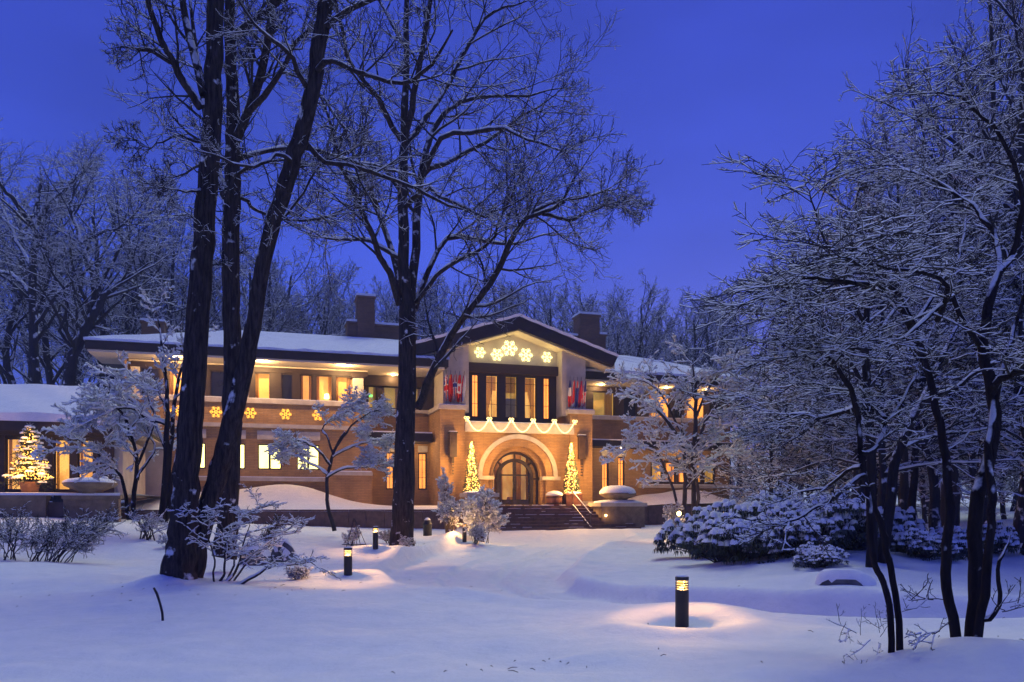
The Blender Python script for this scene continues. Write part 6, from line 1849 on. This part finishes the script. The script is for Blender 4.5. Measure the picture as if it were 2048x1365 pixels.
shrub('snowy_shrub', 1345, 1050, 32.0, 512, 16, 1.35, .34, 'narrow upright bush with snow next to the maple-side path lamp', (.018, 1.2, .05, .08), (6, 5, 4), ((.15, .36), (.1, .22), (.06, .14)), (0, 0), .014, M_BROWNLEAF, rt=.005)
shrub('snowy_shrub', 1460, 1010, 38.0, 513, 16, 1.2, .40, 'small rounded straw-coloured bush under snow by the right wing', (.020, 1.2, .05, .08), (6, 5, 4), ((.15, .34), (.1, .22), (.06, .14)), (0, 0), .014, M_BROWNLEAF, rt=.006)
shrub('snowy_shrub', 705, 1062, 26.5, 514, 8, .55, .35, 'small bush inside the wire plant frame', (.012, 1.1, .1, .06), (5, 4, 4), ((.12, .3), (.08, .18), (.05, .1)), (-.1, 0), .010)
shrub('snowy_shrub', 776, 1052, 27.6, 515, 12, .42, .28, 'tiny snowy bush left of the lone tree', (.012, 1.1, .1, .06), (5, 4, 4), ((.12, .25), (.07, .16), (.04, .1)), (0, 0), .010)
shrub('snowy_shrub', 812, 1095, 26.4, 516, 12, .35, .26, 'tiny snowy sprouts at the foot of the lone tree', (.008, 1.1, .1, .04), (4, 4, 3), ((.1, .2), (.06, .13), (.04, .08)), (0, 0), .007)
# brown leafy dead shrub leaning right
rg = np.random.default_rng(520)
x, y, _ = at(525, 1050, 22.5); b = (x, y, g1(x, y) - .05)
t = empty('dead_shrub', b, 0, 'brown withered leafy shrub leaning right behind the boulders', 'shrub')
ls = [poly_limb([(rg.normal() * .1, rg.normal() * .1, 0, .012), (.1 + rg.normal() * .12, rg.normal() * .1, .35, .010), (.3 + rg.normal() * .10, rg.normal() * .1, .7, .007), (.5 + rg.normal() * .08, rg.normal() * .1, 1.0 + rg.normal() * .08, .004)], 10, rg, .015) for _ in range(26)]
obj_me('stem', mesh_np(*joined([tubes(a, q, 5) for a, q in ls])), M_BROWNLEAF, t)
P, R = stack(ls); A = grow(P, R, rg, 12, .1, .99, (50, 14), .3, 4, .05, .2, .6, .004, 0, .3, (.1, .25), .005)
tips = A[0][:, 1:].reshape(-1, 3)
Dn = _norm(rg.normal(size=tips.shape) + np.array([.2, 0, -.2]))
v, q = needle_cloud(tips, Dn, .05 + .05 * rg.random(len(tips)), .013, rg)
o_ = obj_me('leaves', mesh_np(v, q), M_BROWNLEAF, t); o_['kind'] = 'stuff'
obj_me('snow_cover', mesh_np(*snow_on(*A, rg, .008, 1, .45, .04)), M_SNOWB, t)
# wire plant frame (tripod)
x, y, _ = at(708, 1066, 26.3); z = g1(x, y)
t = empty('plant_frame', (x, y, z), 0, 'thin wire tripod plant frame on the lawn left of the lone tree', 'plant frame')
for a in (.3, 2.2, 4.2, 5.4):
    MB().tube([(.46 * math.cos(a), .3 * math.sin(a), -.1), (.02 * math.cos(a), 0, .92)], .010, 5).build('leg', M_TWIG, t)
MB().tube([(.40 * math.cos(a), .26 * math.sin(a), .06) for a in np.linspace(0, 2 * PI, 12, endpoint=False)], .009, 5, True).build('hoop', M_TWIG, t)

# ------------------------------------------------------------------ rhododendrons: drooping leaves with snow caps
def rhodo_proto(seed, nw=340):
    rg = np.random.default_rng(seed)
    # whorl centres on a lumpy dome
    lumps = [(rg.normal() * .45, rg.normal() * .4, .25 + .45 * rg.random(), .42 + .2 * rg.random()) for _ in range(7)]
    C = []
    while len(C) < nw:
        lx, ly, lz, lr = lumps[rg.integers(7)]
        dv = rg.normal(size=3); dv /= np.linalg.norm(dv)
        p = np.array([lx, ly, lz]) + dv * lr * (.75 + .3 * rg.random())
        if p[2] < .02 or dv[2] < -.35: continue
        C.append((*p, *dv))
    C = np.array(C); Vs, Fs, off = [], [], 0
    nl = 8
    K = len(C)
    cen = np.repeat(C[:, :3], nl, 0); out_ = np.repeat(C[:, 3:], nl, 0)
    a = np.tile(np.arange(nl), K) * 2 * PI / nl + rg.random(K * nl) * .6
    hor = np.stack([np.cos(a), np.sin(a), np.zeros(K * nl)], -1) + out_ * .25
    hor[:, 2] = 0; hor = _norm(hor)
    L = (.12 + .07 * rg.random(K * nl))[:, None]
    S = np.stack([-hor[:, 1], hor[:, 0], np.zeros(K * nl)], -1)
    w_ = .020
    dn = np.array([0, 0, -1.0])
    droop = (.75 + .4 * rg.random(K * nl))[:, None]
    p0 = cen + hor * .012
    p1 = p0 + hor * L * .45 + dn * L * .25 * droop
    p2 = p0 + hor * L * .62 + dn * L * .95 * droop
    Vs = np.stack([p0, p1 - S * w_, p1 + S * w_, p2], 1).reshape(-1, 3)
    Fs = (np.array([[0, 1, 3, 2]])[None] + (np.arange(K * nl) * 4)[:, None, None]).reshape(-1, 4)
    leaf = mesh_np(Vs, Fs); leaf.materials.append(M_RHODO); leaf.name = 'leaves'
    # snow caps on the whorls facing the sky
    sel = C[C[:, 5] > .02]
    sv, sf, b = [], [], 0
    k = 7
    for c in sel:
        r = .056 + .05 * rg.random(); hh = .04 + .04 * rg.random()
        ring = [[c[0] + r * (1 + .25 * rg.normal()) * math.cos(2 * PI * j / k), c[1] + r * (1 + .25 * rg.normal()) * math.sin(2 * PI * j / k), c[2] - .035 - .02 * rg.random()] for j in range(k)]
        r2 = [[c[0] + .62 * (p[0] - c[0]), c[1] + .62 * (p[1] - c[1]), c[2] + hh * .7] for p in ring]
        sv += ring + r2
        for j in range(k):
            j2 = (j + 1) % k
            sf.append((b + j, b + j2, b + k + j2, b + k + j))
        sv.append([c[0], c[1], c[2] + hh]); tpi = b + 2 * k
        for j in range(k):
            sf.append((b + k + j, b + k + (j + 1) % k, tpi, tpi))
        b += 2 * k + 1
    me = bpy.data.meshes.new('snow_cover')
    me.from_pydata(sv, [], [tuple(dict.fromkeys(f)) for f in sf]); me.materials.append(M_SNOWB)
    me.polygons.foreach_set('use_smooth', [True] * len(me.polygons))
    # stems
    ls = [poly_limb([(0, 0, -.05, .02), (c[0] * .4, c[1] * .4, c[2] * .5, .014), (c[0] * .9, c[1] * .9, c[2] * .93, .006)], 6) for c in C[::5]]
    stem = mesh_np(*joined([tubes(a_, q_, 4) for a_, q_ in ls])); stem.materials.append(M_TWIG); stem.name = 'stem'
    return stem, leaf, me
RH = [rhodo_proto(600 + i) for i in range(3)]
rgh = random.Random(9)
RHP = [(1440, 1118, 19.0, 1.0), (1480, 1126, 18.2, 1.0), (1535, 1118, 18.4, 1.05), (1430, 1090, 21.5, 1.2), (1500, 1090, 21.5, 1.5), (1570, 1095, 20.5, 1.45), (1600, 1122, 17.6, .85), (1640, 1110, 18.5, 1.2), (1690, 1105, 18.8, 1.2), (1640, 1080, 22.0, 1.4), (1560, 1070, 24, 1.4), (1710, 1080, 21.5, 1.3), (1785, 1085, 20.5, .8), (1850, 1110, 17.5, .62), (1915, 1095, 19, .7), (1985, 1085, 20.5, .75), (1620, 1135, 16.4, .45), (1640, 1140, 16.0, .40), (1480, 1070, 24, 1.2)]
RHL = ['at the left tip of the bed', 'at the front edge of the bed, second from the left', 'at the front edge of the bed, third from the left', 'behind the left tip of the bed', 'tall, behind the front left pair', 'in the middle of the bed', 'low, at the front centre', 'bulky, right of centre', 'just left of the dark straight trunk', 'tall, at the back of the centre', 'at the back, under the long maple limb', 'behind the dark straight trunk', 'right of the dark straight trunk', 'small, standing apart before the grove', 'behind the multi-stem maple', 'rightmost, before the dark grove', 'tiny sprig drooping at the front edge', 'tiny sprig at the front edge, rightmost', 'at the back left of the bed']
for i, (px, py, d, s) in enumerate(RHP):
    x, y, _ = at(px, py, d)
    t = empty('rhododendron', (x, y, g1(x, y) - .03), rgh.uniform(0, 6.28), 'snow-capped rhododendron ' + RHL[i], 'shrub', 'rhododendrons right of the drive')
    t.scale = (s * 1.05, s * 1.05, s * .95)
    for me in RH[i % 3]:
        c = link(bpy.data.objects.new(me.name, me), t)
        if c.name.split('.')[0] != 'stem': c['kind'] = 'stuff'

# two big trees standing out of the left-hand wood
def wood_hero(seed, d, base, rows, label):
    rg = np.random.default_rng(seed)
    x, y, _ = at(base[0], base[1], d)
    b = (x, y, g1(x, y) - .2)
    ls = stems(d, b, rows, rg, 18, .05)
    tw = branch_out(ls, rg, 12, 8, 6, .42, .45, .45, up=(.05, .06, .06), wd=(.12, .16, .2), rt=.007, L1=(1.0, 4.5), L2=(.5, 2.0), L3=(.25, .9), t0=.3)
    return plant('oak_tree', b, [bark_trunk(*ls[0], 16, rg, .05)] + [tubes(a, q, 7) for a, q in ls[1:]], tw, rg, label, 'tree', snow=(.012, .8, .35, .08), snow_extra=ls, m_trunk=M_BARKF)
wood_hero(701, 46, (78, 1000), [
    [(80, 1010, 0, 12), (78, 900, 0, 10), (74, 770, 0, 9), (66, 660, 0, 8), (66, 560, 0, 7), (70, 480, 0, 6), (74, 440, .5, 5), (78, 390, 1, 3), (80, 335, 1.4, 1.2)],
    [(68, 460, 0, 5), (45, 425, -.6, 4.5), (20, 395, -1.2, 4), (0, 370, -1.8, 3), (-20, 345, -2.4, 2), (-30, 335, -2.6, 1.4), (-40, 325, -2.8, 1), (-45, 320, -3, .8), (-50, 315, -3, .6)],
    [(72, 450, .2, 5), (90, 415, .8, 4.5), (108, 395, 1.4, 4), (130, 380, 2, 3.2), (150, 360, 2.6, 2.4), (165, 345, 3, 1.8), (175, 335, 3.3, 1.2), (180, 328, 3.5, .9), (184, 322, 3.6, .6)],
    [(66, 590, 0, 5), (45, 565, .5, 4.4), (20, 548, 1, 3.6), (-5, 540, 1.5, 3), (-25, 530, 2, 2.4), (-40, 522, 2.4, 1.8), (-55, 515, 2.8, 1.3), (-65, 510, 3, .9), (-70, 508, 3, .6)],
    [(70, 650, 0, 4), (100, 610, -.6, 3.6), (125, 580, -1.2, 3), (150, 560, -1.8, 2.4), (170, 545, -2.2, 2), (185, 530, -2.6, 1.5), (195, 520, -3, 1.1), (202, 512, -3, .8), (208, 505, -3.2, .6)],
    [(66, 540, 0, 4), (40, 500, 1, 3.6), (25, 460, 1.6, 3), (10, 430, 2.2, 2.4), (-4, 400, 2.8, 2), (-10, 380, 3.2, 1.5), (-16, 365, 3.6, 1.1), (-20, 355, 3.8, .8), (-22, 350, 4, .6)],
], 'big forked bare tree, leftmost above the annex roof')
wood_hero(702, 44, (128, 1000), [
    [(120, 1010, 0, 14), (126, 900, 0, 13), (134, 770, 0, 12), (150, 700, 0, 10), (178, 650, 0, 9), (205, 600, 0, 7), (240, 565, .4, 5), (275, 540, .8, 3), (310, 520, 1.2, 1.2)],
    [(178, 650, 0, 6), (186, 590, .3, 5.5), (182, 530, .6, 5), (165, 490, 1, 4.5), (150, 450, 1.3, 4), (142, 410, 1.6, 3), (148, 375, 1.9, 2), (152, 355, 2.1, 1.3), (155, 340, 2.2, .8)],
    [(165, 490, 1, 4), (190, 470, .6, 3.6), (215, 460, .2, 3), (235, 455, -.2, 2.5), (255, 440, -.6, 2), (270, 425, -1, 1.6), (282, 412, -1.3, 1.2), (290, 402, -1.5, .9), (296, 395, -1.6, .6)],
    [(186, 590, .3, 4), (215, 540, .8, 3.4), (240, 500, 1.2, 3), (258, 460, 1.6, 2.4), (268, 430, 2, 2), (275, 405, 2.3, 1.5), (280, 390, 2.5, 1.1), (284, 380, 2.6, .8), (286, 372, 2.7, .6)],
    [(150, 700, 0, 4), (120, 660, -.6, 3.4), (135, 610, -1, 3), (120, 570, -1.4, 2.4), (105, 540, -1.8, 2), (95, 520, -2, 1.5), (90, 505, -2.2, 1.1), (86, 495, -2.4, .8), (84, 488, -2.5, .6)],
], 'bare tree with a trunk leaning right above the annex roof')

# fallen twigs and bark bits on the snow
rg = np.random.default_rng(801)
P = []
for cx, cy, n_, sp in [(-5.6, 13.2, 26, 1.6), (-3.2, 25.5, 22, 2.2), (4.2, 7.6, 20, 1.2), (6.5, 12.6, 26, 2.0), (.4, 7.3, 16, .6), (-1.5, 16, 14, 2.5)]:
    for _ in range(n_):
        x, y = cx + rg.normal() * sp, cy + rg.normal() * sp * .6
        a = rg.random() * PI; L = .02 + .09 * rg.random() ** 2
        z = g1(x, y) + .004
        P.append([(x, y, z), (x + math.cos(a) * L * .5, y + math.sin(a) * L * .5, z + .012), (x + math.cos(a) * L, y + math.sin(a) * L, z + .006)])
P = np.array(P); Rr = np.tile(np.array([[.003, .0035, .002]]), (len(P), 1))
o_ = obj_me('fallen_twigs', mesh_np(*tubes(P, Rr, 4)), M_TWIG)
tag(o_, 'scattered tiny fallen twigs lying on the snow', kind='stuff')

# ------------------------------------------------------------------ evening haze
hz = MB().box(-430, 430, -160, 610, -12, 46).build('haze', None)
hm = bpy.data.materials.new('evening_haze'); hm.use_nodes = True
_nt = hm.node_tree; _nt.nodes.clear()
_o = _nt.nodes.new('ShaderNodeOutputMaterial'); _v = _nt.nodes.new('ShaderNodeVolumePrincipled')
_v.inputs['Color'].default_value = (.55, .68, 1.0, 1); _v.inputs['Density'].default_value = .0016
_nt.links.new(_v.outputs[0], _o.inputs['Volume'])
hz.data.materials.clear(); hz.data.materials.append(hm)
tag(hz, 'thin blue evening haze in the air', kind='stuff')
